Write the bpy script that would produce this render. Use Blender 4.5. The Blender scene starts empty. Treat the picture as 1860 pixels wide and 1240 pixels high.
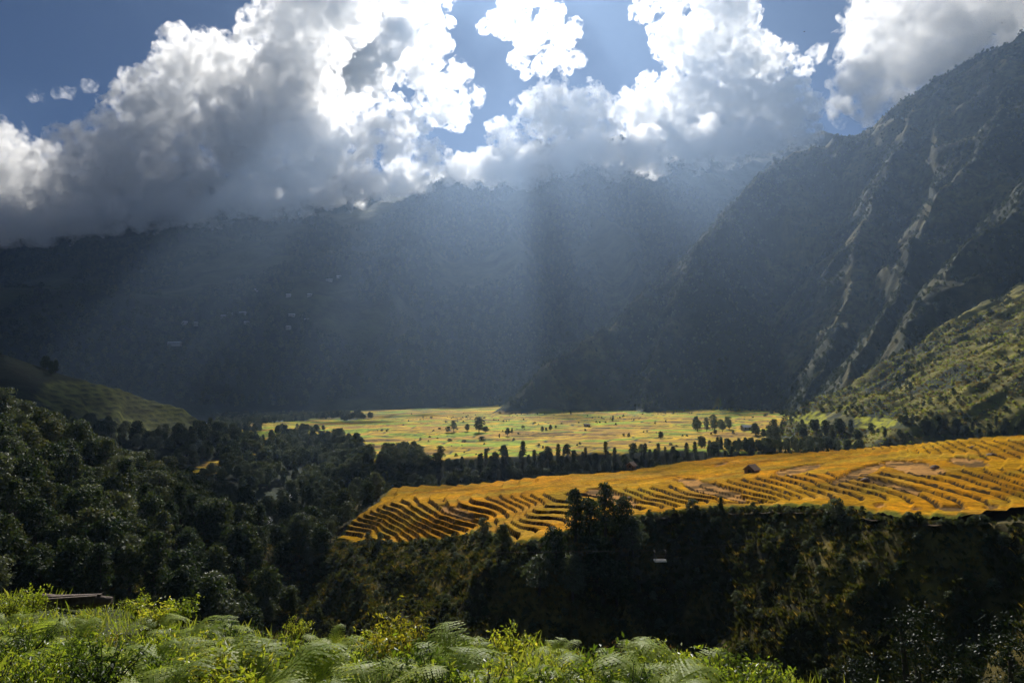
import bpy, bmesh, math, random
import numpy as np
from mathutils import Vector, Matrix

sc = bpy.context.scene
COL = sc.collection
rng = np.random.default_rng(11)
random.seed(5)

# ------------------------------------------------------------------ camera, sky, sun, exposure
PITCH = math.atan(70 / 1240)
cd = bpy.data.cameras.new('camera'); cam = bpy.data.objects.new('camera', cd); COL.objects.link(cam)
cd.sensor_width = 36; cd.lens = 24; cd.clip_start = .1; cd.clip_end = 40000
cam.location = (0, 0, 0); cam.rotation_euler = (math.pi / 2 + PITCH, 0, 0)
sc.camera = cam

SUN_EL, SUN_AZ = math.radians(36), math.radians(0)
w = bpy.data.worlds.new('World'); sc.world = w; w.use_nodes = True
sky = w.node_tree.nodes.new('ShaderNodeTexSky'); sky.sky_type = 'NISHITA'; sky.sun_disc = False
sky.sun_elevation = SUN_EL; sky.sun_rotation = SUN_AZ; sky.altitude = 2600
sky.air_density = 0.75; sky.dust_density = 0.1; sky.ozone_density = 3.5
w.node_tree.links.new(sky.outputs[0], w.node_tree.nodes['Background'].inputs[0])
w.node_tree.nodes['Background'].inputs[1].default_value = 0.05
sd = bpy.data.lights.new('sun', 'SUN'); so = bpy.data.objects.new('sun', sd); COL.objects.link(so)
sd.energy = 5.0; sd.angle = math.radians(.5); sd.color = (1, .95, .86)
SUNV = Vector((math.sin(SUN_AZ) * math.cos(SUN_EL), math.cos(SUN_AZ) * math.cos(SUN_EL), math.sin(SUN_EL)))
so.rotation_euler = SUNV.to_track_quat('Z', 'Y').to_euler()
so.location = (0, 0, 400)
vs = sc.view_settings; vs.view_transform = 'Standard'; vs.look = 'None'; vs.exposure = 0.06; vs.gamma = 1
cy = sc.cycles
cy.use_denoising = True; cy.use_adaptive_sampling = True; cy.adaptive_threshold = .06
cy.max_bounces = 12; cy.volume_bounces = 10; cy.diffuse_bounces = 2; cy.glossy_bounces = 2
cy.transmission_bounces = 3; cy.transparent_max_bounces = 16
cy.sample_clamp_indirect = 4

# ------------------------------------------------------------------ geometry of the view
def dep(px, py):
    u = (px - 930) / 1240; v = (620 - py) / 1240
    f = math.cos(PITCH) - v * math.sin(PITCH)
    return u / f, (math.sin(PITCH) + v * math.cos(PITCH)) / f
def at(px, py, d):
    a, b = dep(px, py)
    return np.array([a * d, d, b * d])
def onz(px, py, z):
    a, b = dep(px, py); d = z / b
    return np.array([a * d, d, z])
def pix(x, y, z):
    c, s = math.cos(PITCH), math.sin(PITCH)
    f = y * c + z * s; up = -y * s + z * c
    return 930 + 1240 * x / f, 620 - 1240 * up / f

# ------------------------------------------------------------------ noise
def _h(ix, iy, iz, seed):
    n = (ix.astype(np.int64) * 374761393 + iy.astype(np.int64) * 668265263 + iz.astype(np.int64) * 2147483647 + seed * 1274126177) & 0xffffffff
    n = ((n ^ (n >> 13)) * 1274126177) & 0xffffffff
    n = n ^ (n >> 16)
    return (n & 0xffff) / 65535.0 * 2 - 1
def vn(x, y, z=None, seed=0):
    x = np.asarray(x, float); y = np.asarray(y, float)
    ix, iy = np.floor(x), np.floor(y); fx, fy = x - ix, y - iy
    sx, sy = fx * fx * fx * (fx * (fx * 6 - 15) + 10), fy * fy * fy * (fy * (fy * 6 - 15) + 10)
    zz = np.zeros_like(ix)
    if z is None:
        a, b = _h(ix, iy, zz, seed), _h(ix + 1, iy, zz, seed)
        c, d = _h(ix, iy + 1, zz, seed), _h(ix + 1, iy + 1, zz, seed)
        return (a * (1 - sx) + b * sx) * (1 - sy) + (c * (1 - sx) + d * sx) * sy
    z = np.asarray(z, float); iz = np.floor(z); fz = z - iz; sz = fz * fz * (3 - 2 * fz)
    r = []
    for k in (0, 1):
        a, b = _h(ix, iy, iz + k, seed), _h(ix + 1, iy, iz + k, seed)
        c, d = _h(ix, iy + 1, iz + k, seed), _h(ix + 1, iy + 1, iz + k, seed)
        r.append((a * (1 - sx) + b * sx) * (1 - sy) + (c * (1 - sx) + d * sx) * sy)
    return r[0] * (1 - sz) + r[1] * sz
def fbm(x, y, oct=4, seed=0, gain=.5, ridged=False):
    s = 0; a = 1; t = 0
    for k in range(oct):
        n = vn(x * 2.03 ** k + 17.3 * k, y * 2.03 ** k - 9.1 * k, None, seed + k)
        if ridged: n = 1 - 2 * np.abs(n)
        s = s + a * n; t += a; a *= gain
    return s / t
def smooth(a, b, x):
    t = np.clip((x - a) / (b - a), 0, 1); return t * t * (3 - 2 * t)
def smax(a, b, k):
    h = np.clip(.5 + .5 * (a - b) / k, 0, 1)
    return b * (1 - h) + a * h + k * h * (1 - h)

def poly_near(x, y, P):
    """plan distance to a 3-D polyline, the z and the segment side of the nearest point"""
    best = np.full(np.shape(x), 1e18); zb = np.zeros(np.shape(x))
    for (x0, y0, z0), (x1, y1, z1) in zip(P[:-1], P[1:]):
        dx, dy = x1 - x0, y1 - y0; L = dx * dx + dy * dy + 1e-9
        t = np.clip(((x - x0) * dx + (y - y0) * dy) / L, 0, 1)
        d = (x - x0 - t * dx) ** 2 + (y - y0 - t * dy) ** 2
        m = d < best
        best = np.where(m, d, best); zb = np.where(m, z0 + t * (z1 - z0), zb)
    return np.sqrt(best), zb
def inside(x, y, P):
    r = np.zeros(np.shape(x), bool); n = len(P)
    for i in range(n):
        x0, y0 = P[i][:2]; x1, y1 = P[(i + 1) % n][:2]
        c = ((y0 > y) != (y1 > y)) & (x < (x1 - x0) * (y - y0) / (y1 - y0 + 1e-12) + x0)
        r ^= c
    return r

# ------------------------------------------------------------------ plateau: level number field interpolated from its terrace edges
def zlev(n):
    return np.where(n < 15, -28.25 - .82 * (15 - n), -28.25 + .42 * (n - 15))
CONT = {1: [(623, 966), (663, 972)], 2: [(630, 957), (676, 964)], 3: [(639, 945), (680, 957), (711, 976)], 4: [(650, 938), (690, 953), (726, 974)],
 5: [(662, 936), (700, 950), (728, 967), (749, 974)], 6: [(674, 929), (707, 943), (742, 964), (769, 971)], 7: [(688, 926), (735, 947), (752, 959), (785, 968)],
 8: [(702, 923), (745, 947), (764, 957), (800, 966)], 9: [(730, 921), (771, 947), (788, 957), (821, 964)], 10: [(749, 923), (786, 947), (817, 955), (859, 964)],
 11: [(761, 916), (793, 939), (821, 947), (862, 959)], 12: [(792, 914), (805, 926), (821, 933), (855, 943)], 13: [(819, 924), (871, 936)],
 14: [(837, 919), (867, 928), (893, 943), (904, 962)], 15: [(860, 910), (897, 917), (919, 932), (930, 943), (949, 969)],
 16: [(893, 908), (926, 923), (939, 936), (930, 945), (945, 962), (986, 962)], 17: [(915, 908), (945, 921), (956, 930), (945, 939), (952, 949), (993, 954)],
 18: [(934, 906), (962, 919), (951, 930), (956, 939), (1008, 941)], 19: [(951, 904), (975, 917), (966, 925), (971, 930), (1015, 930)],
 20: [(967, 901), (986, 915), (982, 921), (1019, 921)], 21: [(990, 899), (1004, 910), (1023, 913)],
 22: [(1118, 904), (1152, 920), (1193, 924)], 23: [(1125, 895), (1154, 906), (1206, 918)], 24: [(1136, 892), (1170, 906), (1206, 915), (1238, 922)],
 25: [(1163, 888), (1197, 903), (1231, 910), (1283, 915)], 26: [(1181, 887), (1215, 894), (1251, 909), (1297, 915)], 27: [(1220, 884), (1256, 900), (1297, 911), (1328, 915)],
 28: [(1251, 884), (1283, 897), (1319, 906), (1362, 913)], 29: [(1274, 880), (1306, 891), (1351, 904), (1396, 913)], 30: [(1301, 877), (1328, 887), (1373, 900), (1414, 911)],
 31: [(1324, 875), (1362, 885), (1407, 897), (1441, 911)], 32: [(1351, 870), (1396, 885), (1432, 897), (1455, 911)], 33: [(1375, 868), (1407, 879), (1441, 890), (1482, 909)],
 34: [(1396, 866), (1434, 875), (1475, 892), (1520, 908)], 35: [(1430, 864), (1480, 876), (1511, 890), (1562, 903)], 36: [(1492, 868), (1531, 882), (1574, 894), (1613, 905)],
 37: [(1537, 876), (1582, 886), (1643, 905)], 38: [(1541, 866), (1578, 876), (1623, 888), (1684, 905)], 39: [(1562, 862), (1603, 872), (1664, 888), (1723, 904)],
 40: [(1603, 859), (1664, 876), (1725, 892), (1776, 905)], 41: [(1664, 860), (1725, 875), (1786, 893), (1827, 905)], 42: [(1715, 861), (1766, 875), (1827, 892), (1860, 902)],
 43: [(1766, 861), (1807, 873), (1860, 892)], 44: [(1807, 863), (1860, 883)], 45: [(1831, 861), (1860, 871)]}
FLAT = [(720, 893, 6), (800, 887, 8), (760, 900, 8), (850, 895, 12), (900, 890, 13), (950, 885, 15), (1000, 876, 16), (1050, 878, 19), (1100, 866, 18), (1150, 868, 21),
 (1200, 860, 22), (1300, 858, 26), (1250, 868, 25), (1400, 848, 29), (1500, 846, 32), (1600, 842, 37), (1700, 838, 41), (1800, 836, 44), (1420, 830, 26), (1860, 840, 46)]
UPPER = [(1574, 819, 33), (1650, 812, 38), (1684, 817, 40), (1725, 807, 43), (1795, 814, 45), (1786, 804, 46), (1860, 815, 47.5), (1860, 800, 49)]
FRONT = [(608, 979, 0), (660, 985, 1.5), (700, 986, 3), (760, 980, 6), (850, 967, 11), (900, 975, 13), (935, 986, 15), (985, 978, 17), (1040, 962, 20), (1120, 942, 22),
 (1200, 930, 24), (1300, 921, 27.5), (1420, 918, 32), (1540, 922, 35), (1640, 936, 37), (1740, 938, 39), (1860, 934, 42), (2100, 930, 48)]
BACK = [(2150, 788, 52), (1860, 793, 48), (1700, 803, 42), (1600, 811, 35), (1530, 818, 30), (1420, 824, 25), (1300, 832, 22), (1200, 846, 20), (1130, 857, 18), (1050, 862, 16),
 (980, 866, 15), (880, 877, 11), (800, 880, 8), (710, 886, 5), (690, 905, 5), (650, 938, 3)]
cp = []
for n, L in CONT.items():
    for px, py in L: cp.append((*onz(px, py, float(zlev(n)))[:2], n))
for px, py, n in FLAT + UPPER + FRONT + BACK: cp.append((*onz(px, py, float(zlev(n)))[:2], n))
cp = np.array(cp)
PLAT = [onz(px, py, float(zlev(n))) for px, py, n in FRONT + BACK]
def tps(r2): return .5 * r2 * np.log(r2 + 1e-9)
S = 50.0
_A = cp[:, :2] / S
_K = tps(((_A[:, None] - _A[None]) ** 2).sum(-1)) + np.eye(len(_A)) * .004
_P = np.c_[np.ones(len(_A)), _A]
_M = np.block([[_K, _P], [_P.T, np.zeros((3, 3))]])
_W = np.linalg.solve(_M, np.r_[cp[:, 2], 0, 0, 0])
def level(x, y):
    sh = np.shape(x); q = np.c_[np.ravel(x), np.ravel(y)] / S; out = np.empty(len(q))
    for i in range(0, len(q), 20000):
        s = q[i:i + 20000]
        out[i:i + 20000] = tps(((s[:, None] - _A[None]) ** 2).sum(-1)) @ _W[:-3] + _W[-3] + s @ _W[-2:]
    return out.reshape(sh)
PLAT_LOOP = PLAT + [PLAT[0]]

# ------------------------------------------------------------------ height of the land (eye level = 0)
RIVER = [(230, 70, -52), (140, 64, -58), (60, 66, -62), (0, 72, -66), (-50, 95, -70), (-88, 150, -75), (-112, 220, -79), (-126, 300, -79), (-137, 400, -77), (-150, 520, -74), (-195, 650, -66), (-250, 780, -56), (-300, 880, -46), (-330, 960, -30)]
STREAM = [(-118, 330, -78), (-70, 385, -76), (0, 400, -73), (100, 400, -68), (200, 395, -58), (300, 390, -45), (420, 385, -30)]
def R(*pts): return [at(*p) for p in pts]
RIDGES_RIGHT = [  # polyline, slope, noise
 (R((886, 756, 1000), (925, 720, 1025), (960, 692, 1050), (1100, 592, 1150), (1240, 492, 1280), (1290, 452, 1320), (1320, 367, 1380), (1352, 342, 1400), (1432, 277, 1480), (1500, 268, 1480), (1600, 212, 1430), (1700, 142, 1380), (1800, 92, 1320), (1860, 68, 1290), (2050, -20, 1200), (2500, -160, 1100)), .88),
 (R((1320, 372, 1380), (1275, 470, 1230), (1285, 530, 1150), (1340, 558, 1090), (1400, 590, 1050), (1450, 640, 1000)), 1.0),
 (R((1275, 470, 1230), (1230, 590, 1100), (1170, 750, 960)), 1.0),
 (R((1700, 150, 1370), (1600, 330, 1170), (1560, 420, 1080), (1545, 520, 980), (1500, 620, 900), (1440, 752, 800)), 1.0),
 (R((1860, 75, 1280), (1800, 250, 1060), (1700, 390, 960), (1640, 500, 890), (1590, 590, 820), (1530, 680, 740)), 1.0),
 (R((2050, 100, 1000), (1900, 330, 860), (1790, 440, 780), (1700, 560, 710), (1640, 650, 660)), .95),
]
RIDGE_FOREST = R((-500, 520, 130), (-200, 620, 150), (0, 705, 170), (100, 765, 190), (230, 836, 220), (330, 856, 240), (430, 888, 260), (470, 945, 268), (485, 1000, 262))
RIDGE_MID = R((-400, 540, 420), (0, 640, 450), (130, 684, 480), (230, 705, 500), (330, 740, 510), (390, 785, 520), (480, 815, 540), (560, 850, 550), (610, 880, 545))
RIDGE_VILLAGE = R((760, 420, 2650), (620, 500, 2350), (550, 560, 2100), (400, 605, 1900), (240, 668, 1700))
RIDGE_PALE = R((1240, 480, 1850), (1310, 395, 2100), (1400, 300, 2400), (1480, 300, 2600))
CREST = [(0, 1070, 22), (200, 1085, 21), (330, 1115, 20), (500, 1140, 19), (640, 1160, 18), (830, 1158, 17), (960, 1160, 16.5), (1080, 1188, 16), (1250, 1195, 15.5), (1350, 1210, 15), (1430, 1238, 14), (1500, 1290, 13)]
_cx = np.array([at(*p)[0] for p in CREST]); _cy = np.array([p[2] for p in CREST], float); _cz = np.array([at(*p)[2] for p in CREST]) - .35
def bank(x, y):
    yc = np.interp(x, _cx, _cy); zc = np.interp(x, _cx, _cz)
    t = np.clip((y - 2) / (yc - 2), -3, 1)
    z = -1.75 + (zc + 1.75) * t
    z = z - .95 * np.clip(y - yc, 0, None) - .25 * np.clip(x - 7, 0, None) * smooth(8, 14, y)
    return z + .16 * fbm(x * .7, y * .7, 3, 61)
def far_mountain(x, y):
    y0 = 1360 + np.where(x < 0, .25 * x, -.05 * x)
    wx = x + 160 * fbm(x / 700, y / 700, 3, 5)
    g = fbm((wx + .25 * y) / 330, (y - .2 * x) / 1500, 4, 9, .5, True)
    g2 = fbm((wx + .25 * y) / 95, y / 420, 4, 12, .55, True)
    r = np.clip(y - y0, 0, None)
    ram = .60 * r
    z = -66 + ram + np.clip(ram / 260, 0, 1) * (95 * g + 26 * g2)
    top = 1150 + np.clip(.38 * x, -160, 260) + 40 * fbm(x / 150, y / 150, 3, 21)
    back = top - .5 * np.abs(y - 3250)
    z = np.minimum(z, np.maximum(back, 200))
    d, zr = poly_near(x, y, RIDGE_VILLAGE)
    z = smax(z, zr - .30 * d + 12 * g2, 40)
    d, zr = poly_near(x, y, RIDGE_PALE)
    z = smax(z, zr - .75 * d + 20 * g2, 20)
    return z + 7 * fbm(x / 45, y / 45, 3, 31)
def right_mountain(x, y):
    wx = x + 26 * fbm(x / 150, y / 150, 3, 41); wy = y + 26 * fbm(x / 150, y / 150, 3, 47)
    z = np.full(np.shape(x), -400.0)
    for P, k in RIDGES_RIGHT:
        d, zr = poly_near(wx, wy, P)
        z = smax(z, zr - k * d, 14)
    a = np.clip((z + 60) / 120, 0, 1)
    z = z + a * (26 * fbm(x / 95, y / 95, 3, 51, .5, True) + 9 * fbm(x / 30, y / 30, 3, 53))
    return z
RIDGE_SPUR = R((2100, 480, 470), (1930, 580, 450), (1830, 670, 430), (1740, 745, 415))
def hill_spur(x, y):
    d, zr = poly_near(x, y, RIDGE_SPUR); return zr - 1.05 * d
def right_hill(x, y):
    """a broad slope that climbs to the right, cut by gullies, with a steeper wooded spur at its near end"""
    wx = x + 12 * fbm(x / 60, y / 60, 3, 71); wy = y + 12 * fbm(x / 60, y / 60, 3, 77)
    yc = 565 + .45 * (wx - 230); z = -31 + .44 * (wx - 230)
    z = z - .8 * np.clip(wy - yc, 0, None) - .5 * np.clip(405 - wy, 0, None) - 2.5 * np.clip(170 - wx, 0, None)
    z = z + np.clip((wx - 200) / 120, 0, 1) * (8 * fbm((x + .3 * y) / 120, (y - .2 * x) / 34, 4, 73, .55, True) + 3 * fbm(x / 14, y / 14, 3, 75))
    return np.maximum(z, hill_spur(wx, wy) + 4 * fbm(x / 20, y / 20, 3, 79))
def terr(z, step, w=.2):
    n = z / step; f = n - np.floor(n)
    return step * (np.floor(n) + np.clip((f - (1 - w)) / w, 0, 1))
def valley(x, y):
    b = -49 + .03 * x + 3.0 * fbm(x / 90, y / 70, 3, 83)
    return terr(b, .9, .12)
def carve(x, y):
    d, zr = poly_near(x, y, RIVER); c = zr + .55 * np.clip(d - 5, 0, None) + 4 * fbm(x / 30, y / 30, 3, 87) * smooth(5, 25, d)
    d2, zs = poly_near(x, y, STREAM)
    sy = np.interp(x, [p[0] for p in STREAM], [p[1] for p in STREAM])
    c2 = zs + np.where(y > sy, .62, .10) * d2 + 3 * fbm(x / 25, y / 25, 3, 89)
    c2 = np.where((x < -118) & (y > 330), 1e3, c2)
    return np.minimum(c, c2)
def plateau_slope(x, y):
    """ground falling away from the plateau's edge; inside the outline just under the terraces"""
    wx = x + 3.5 * fbm(x / 14, y / 14, 3, 91); wy = y + 3.5 * fbm(x / 14, y / 14, 3, 93)
    d, zr = poly_near(wx, wy, PLAT_LOOP)
    d0, _ = poly_near(x, y, PLAT_LOOP)
    d = np.where(d0 < 6, d0 + (d - d0) * d0 / 6, d)
    ins = inside(x, y, PLAT)
    front = smooth(-60, 30, x - (y - 130) * .5) * (y < 175)
    k = .62 + .38 * front
    spur = fbm((x + .4 * y) / 17, y / 40, 3, 95, .5, True)
    out = zr - .25 - k * d + np.clip(d / 8, 0, 1) * 4.2 * spur + np.clip(d / 3, 0, 1) * .5 * fbm(x / 3, y / 3, 3, 97)
    return np.where(ins, -1e3, out), ins, d0
LOWER_BENCH = [onz(px, py, -55) for px, py in ((690, 858), (700, 826), (765, 822), (775, 850), (740, 860))]
def land(x, y):
    x = np.asarray(x, float); y = np.asarray(y, float)
    z = np.full(x.shape, -120.0)
    far = y > 300
    v = np.minimum(valley(x, y), carve(x, y))
    bn = inside(x, y, LOWER_BENCH)
    v = np.where(bn, terr(-55.5 + 2.5 * fbm(x / 30, y / 30, 2, 99) + .06 * (y - 450), .8, .15), v)
    z = np.maximum(v, -84)
    d, zr = poly_near(x, y, RIDGE_FOREST)
    z = smax(z, zr - np.where(y < 300, .47, .6) * d + 6 * fbm(x / 35, y / 35, 4, 101) - 6, 6)
    d, zr = poly_near(x, y, RIDGE_MID)
    m = zr - .34 * d + 4 * fbm(x / 60, y / 60, 3, 103)
    tm = inside(*pix(x, y, np.where(y > 50, m, 0)), TERR_MID) & (y > 350) & (y < 560)
    m = np.where(tm, terr(m, 3.0, .45), m)
    z = smax(z, m, 5)
    if (y > 1000).any(): z = smax(z, far_mountain(x, y), 12)
    z = smax(z, right_mountain(x, y), 8)
    h = right_hill(x, y)
    h = np.where((h < 5) & (y > 420), terr(h, 1.6, .3), h)
    z = smax(z, h, 3)
    p, ins, d0 = plateau_slope(x, y)
    z = np.where(ins, zlev(np.clip(level(x, y), 0, 60)) - 1.0 if ins.any() else z, smax(z, p, 1.5))
    z = np.where((y < 75) & (y > -300), smax(z, bank(x, y), 1.0), z)
    return z
GREEN_TERR = [(1438, 757), (1480, 745), (1545, 757), (1600, 760), (1664, 769), (1655, 779), (1560, 777), (1450, 768)]
TERR_MID = [(90, 690), (300, 690), (395, 765), (385, 785), (250, 792), (130, 770), (60, 720)]

def hit(px, py, y0, y1, n=1500):
    a, b = dep(px, py); ys = np.linspace(y0, y1, n)
    zz = land(a * ys, ys); m = np.nonzero(zz >= b * ys)[0]
    if len(m) == 0: return None
    y = ys[m[0]]
    return np.array([a * y, y, float(land(np.array([a * y]), np.array([y]))[0])])

# ------------------------------------------------------------------ materials
def newmat(name):
    m = bpy.data.materials.new(name); m.use_nodes = True; n = m.node_tree; n.nodes.clear()
    o = n.nodes.new('ShaderNodeOutputMaterial'); return m, n, o
def N(n, t, **k):
    x = n.nodes.new('ShaderNode' + t)
    for a, b in k.items():
        if a in x.inputs: x.inputs[a].default_value = b
        else: setattr(x, a, b)
    return x
def ramp(n, fac, stops):
    r = n.nodes.new('ShaderNodeValToRGB'); e = r.color_ramp.elements
    while len(e) < len(stops): e.new(.5)
    for q, (p, c) in zip(e, stops): q.position = p; q.color = (*c, 1)
    n.links.new(fac, r.inputs[0]); return r.outputs[0]
def leaf_mat(name, stops, trans=.35, rough=.45, spec=.5, tcol=1.6):
    m, n, o = newmat(name)
    oi = N(n, 'ObjectInfo'); geo = N(n, 'NewGeometry')
    add = N(n, 'Math', operation='ADD'); n.links.new(geo.outputs['Random Per Island'], add.inputs[0]); n.links.new(oi.outputs['Random'], add.inputs[1])
    mul = N(n, 'Math', operation='MULTIPLY'); n.links.new(add.outputs[0], mul.inputs[0]); mul.inputs[1].default_value = .5
    c = ramp(n, mul.outputs[0], stops)
    p = N(n, 'BsdfPrincipled', Roughness=rough); p.inputs['Specular IOR Level'].default_value = spec
    n.links.new(c, p.inputs['Base Color'])
    t = N(n, 'BsdfTranslucent'); g = N(n, 'Mix', data_type='RGBA', blend_type='MULTIPLY'); g.inputs[0].default_value = 1
    n.links.new(c, g.inputs[6]); g.inputs[7].default_value = (tcol * 1.15, tcol * 1.1, tcol * .5, 1)
    n.links.new(g.outputs[2], t.inputs[0])
    mx = N(n, 'MixShader'); mx.inputs[0].default_value = trans
    n.links.new(p.outputs[0], mx.inputs[1]); n.links.new(t.outputs[0], mx.inputs[2]); n.links.new(mx.outputs[0], o.inputs[0])
    return m
def plain_mat(name, c0, c1, scale=8, rough=.85, bump=.3, metal=0):
    m, n, o = newmat(name)
    tc = N(n, 'TexCoord'); nz = N(n, 'TexNoise', Scale=scale, Detail=5, Roughness=.65); n.links.new(tc.outputs['Object'], nz.inputs['Vector'])
    c = ramp(n, nz.outputs[0], [(.3, c0), (.7, c1)])
    p = N(n, 'BsdfPrincipled', Roughness=rough, Metallic=metal); n.links.new(c, p.inputs['Base Color'])
    b = N(n, 'Bump', Strength=bump, Distance=.05); n.links.new(nz.outputs[0], b.inputs['Height']); n.links.new(b.outputs[0], p.inputs['Normal'])
    n.links.new(p.outputs[0], o.inputs[0]); return m
def land_mat(name, s1, s2, bdist, trans=0, rough=.9, bstr=.6, spec=.1):
    """ground colour from the point attribute 'cover' broken up by two noises"""
    m, n, o = newmat(name)
    g = N(n, 'NewGeometry'); a = N(n, 'Attribute', attribute_name='cover')
    n1 = N(n, 'TexNoise', Scale=s1, Detail=6, Roughness=.7); n2 = N(n, 'TexNoise', Scale=s2, Detail=4, Roughness=.6)
    for q in (n1, n2): n.links.new(g.outputs['Position'], q.inputs['Vector'])
    v = N(n, 'Math', operation='MULTIPLY'); n.links.new(n1.outputs[0], v.inputs[0]); n.links.new(n2.outputs[0], v.inputs[1])
    r = ramp(n, v.outputs[0], [(.12, (.45, .45, .45)), (.25, (1, 1, 1)), (.42, (1.7, 1.6, 1.35))])
    mx = N(n, 'Mix', data_type='RGBA', blend_type='MULTIPLY'); mx.inputs[0].default_value = 1
    n.links.new(a.outputs['Color'], mx.inputs[6]); n.links.new(r, mx.inputs[7])
    p = N(n, 'BsdfPrincipled', Roughness=rough); p.inputs['Specular IOR Level'].default_value = spec
    n.links.new(mx.outputs[2], p.inputs['Base Color'])
    b = N(n, 'Bump', Strength=bstr, Distance=bdist); n.links.new(n1.outputs[0], b.inputs['Height']); n.links.new(b.outputs[0], p.inputs['Normal'])
    if trans:
        t = N(n, 'BsdfTranslucent'); n.links.new(mx.outputs[2], t.inputs[0]); n.links.new(b.outputs[0], t.inputs['Normal'])
        ms = N(n, 'MixShader'); ms.inputs[0].default_value = trans
        n.links.new(p.outputs[0], ms.inputs[1]); n.links.new(t.outputs[0], ms.inputs[2]); n.links.new(ms.outputs[0], o.inputs[0])
    else: n.links.new(p.outputs[0], o.inputs[0])
    return m
M_LAND_FAR = land_mat('hill_cover_far', .02, .006, 12)
M_LAND_MID = land_mat('hill_cover', .12, .03, 2.0)
M_LAND_NEAR = land_mat('slope_cover', .6, .12, .5)
M_RICE = land_mat('ripe_rice', 1.6, .09, .25, rough=.95, bstr=.7, spec=.02)
M_VALLEY = land_mat('valley_rice', .25, .05, .6, bstr=.4)
M_SOIL = land_mat('bank_soil', 6, .8, .05)
M_BARK = plain_mat('bark', (.035, .026, .018), (.09, .07, .05), 6, .9, .6)
M_LEAF = leaf_mat('forest_leaf', [(.05, (.012, .024, .010)), (.4, (.03, .05, .016)), (.7, (.06, .078, .025)), (1, (.11, .10, .04))], .3, .65, .2)
M_LEAF_PALE = leaf_mat('silvery_leaf', [(.1, (.05, .07, .035)), (.6, (.09, .11, .06)), (1, (.14, .15, .09))], .3, .55, .35)
M_LEAF_OLIVE = leaf_mat('olive_leaf', [(.1, (.035, .042, .010)), (.6, (.068, .076, .018)), (1, (.11, .11, .026))], .35, .6, .3, 1.15)
M_FERN = leaf_mat('fern_leaf', [(.1, (.22, .30, .05)), (.6, (.36, .43, .10)), (1, (.52, .56, .20))], .52, .5, .15, 1.3)
M_SHRUB = leaf_mat('shrub_leaf', [(.1, (.05, .085, .012)), (.4, (.13, .18, .02)), (.7, (.24, .27, .035)), (1, (.42, .36, .07))], .5, .4, .5, 2.3)
M_YELLOW = leaf_mat('yellow_leaf', [(.1, (.12, .15, .02)), (.6, (.30, .26, .03)), (1, (.42, .33, .06))], .5, .4)
M_GLOSSY = leaf_mat('glossy_leaf', [(.1, (.012, .022, .008)), (.6, (.02, .032, .012)), (1, (.03, .045, .018))], .15, .5, .22)
M_DRY = leaf_mat('dry_stem', [(.1, (.12, .06, .025)), (.6, (.2, .11, .05)), (1, (.28, .17, .08))], .3, .7)
M_SHADE = leaf_mat('dark_shrub_leaf', [(.1, (.025, .05, .01)), (.6, (.05, .085, .015)), (1, (.09, .12, .025))], .4, .45, .35, 1.8)  # dark green variant, coloured to give shadow gaps among the shrubs
M_DRYGRASS = leaf_mat('dry_grass', [(.1, (.08, .06, .016)), (.6, (.14, .105, .028)), (1, (.22, .16, .05))], .4, .6, .3)
M_GRASS = leaf_mat('grass_blade', [(.1, (.07, .10, .015)), (.5, (.13, .17, .025)), (1, (.24, .23, .06))], .5, .45, .5, 2.2)

# ------------------------------------------------------------------ object helpers
def mesh_obj(name, V, F, mat, parent=None, cover=None, smoothf=True):
    m = bpy.data.meshes.new(name)
    V = np.asarray(V, np.float32); F = np.asarray(F, np.int32)
    m.vertices.add(len(V)); m.vertices.foreach_set('co', V.ravel())
    k = F.shape[1]
    m.loops.add(F.size); m.loops.foreach_set('vertex_index', F.ravel())
    m.polygons.add(len(F)); m.polygons.foreach_set('loop_start', np.arange(0, F.size, k, dtype=np.int32))
    m.update(calc_edges=True)
    m.polygons.foreach_set('use_smooth', np.full(len(F), smoothf))
    if cover is not None:
        at_ = m.attributes.new('cover', 'FLOAT_COLOR', 'POINT')
        c4 = np.ones((len(V), 4), np.float32); c4[:, :3] = cover
        at_.data.foreach_set('color', c4.ravel())
    if mat: m.materials.append(mat)
    o = bpy.data.objects.new(name, m); COL.objects.link(o)
    if parent: o.parent = parent
    return o
def tag(o, label, cat, group=None):
    o['label'] = label; o['category'] = cat
    if group: o['group'] = group
    return o
def structure(o): o['kind'] = 'structure'; return o
def stuff(o, label=None, cat=None):
    o['kind'] = 'stuff'
    if label: o['label'] = label
    if cat: o['category'] = cat
    return o
def empty(name, loc, rz=0, s=1):
    o = bpy.data.objects.new(name, None); COL.objects.link(o); o.location = loc; o.rotation_euler = (0, 0, rz); o.scale = (s, s, s)
    o.empty_display_size = .1; return o
def grid(x0, x1, y0, y1, r):
    xs = np.arange(x0, x1 + r * .5, r); ys = np.arange(y0, y1 + r * .5, r)
    X, Y = np.meshgrid(xs, ys); nx, ny = len(xs), len(ys)
    i = np.arange(nx * ny).reshape(ny, nx)
    F = np.stack([i[:-1, :-1], i[:-1, 1:], i[1:, 1:], i[1:, :-1]], -1).reshape(-1, 4)
    return X.ravel(), Y.ravel(), F
def compact(V, F, *arr):
    u, inv = np.unique(F, return_inverse=True)
    return (V[u], inv.reshape(F.shape)) + tuple(a[u] for a in arr)
def blob(c, r, sub=1):
    bm = bmesh.new(); bmesh.ops.create_icosphere(bm, subdivisions=sub, radius=1)
    V = np.array([v.co[:] for v in bm.verts]); F = np.array([[v.index for v in f.verts] for f in bm.faces]); bm.free()
    return V * r + c, F

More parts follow.
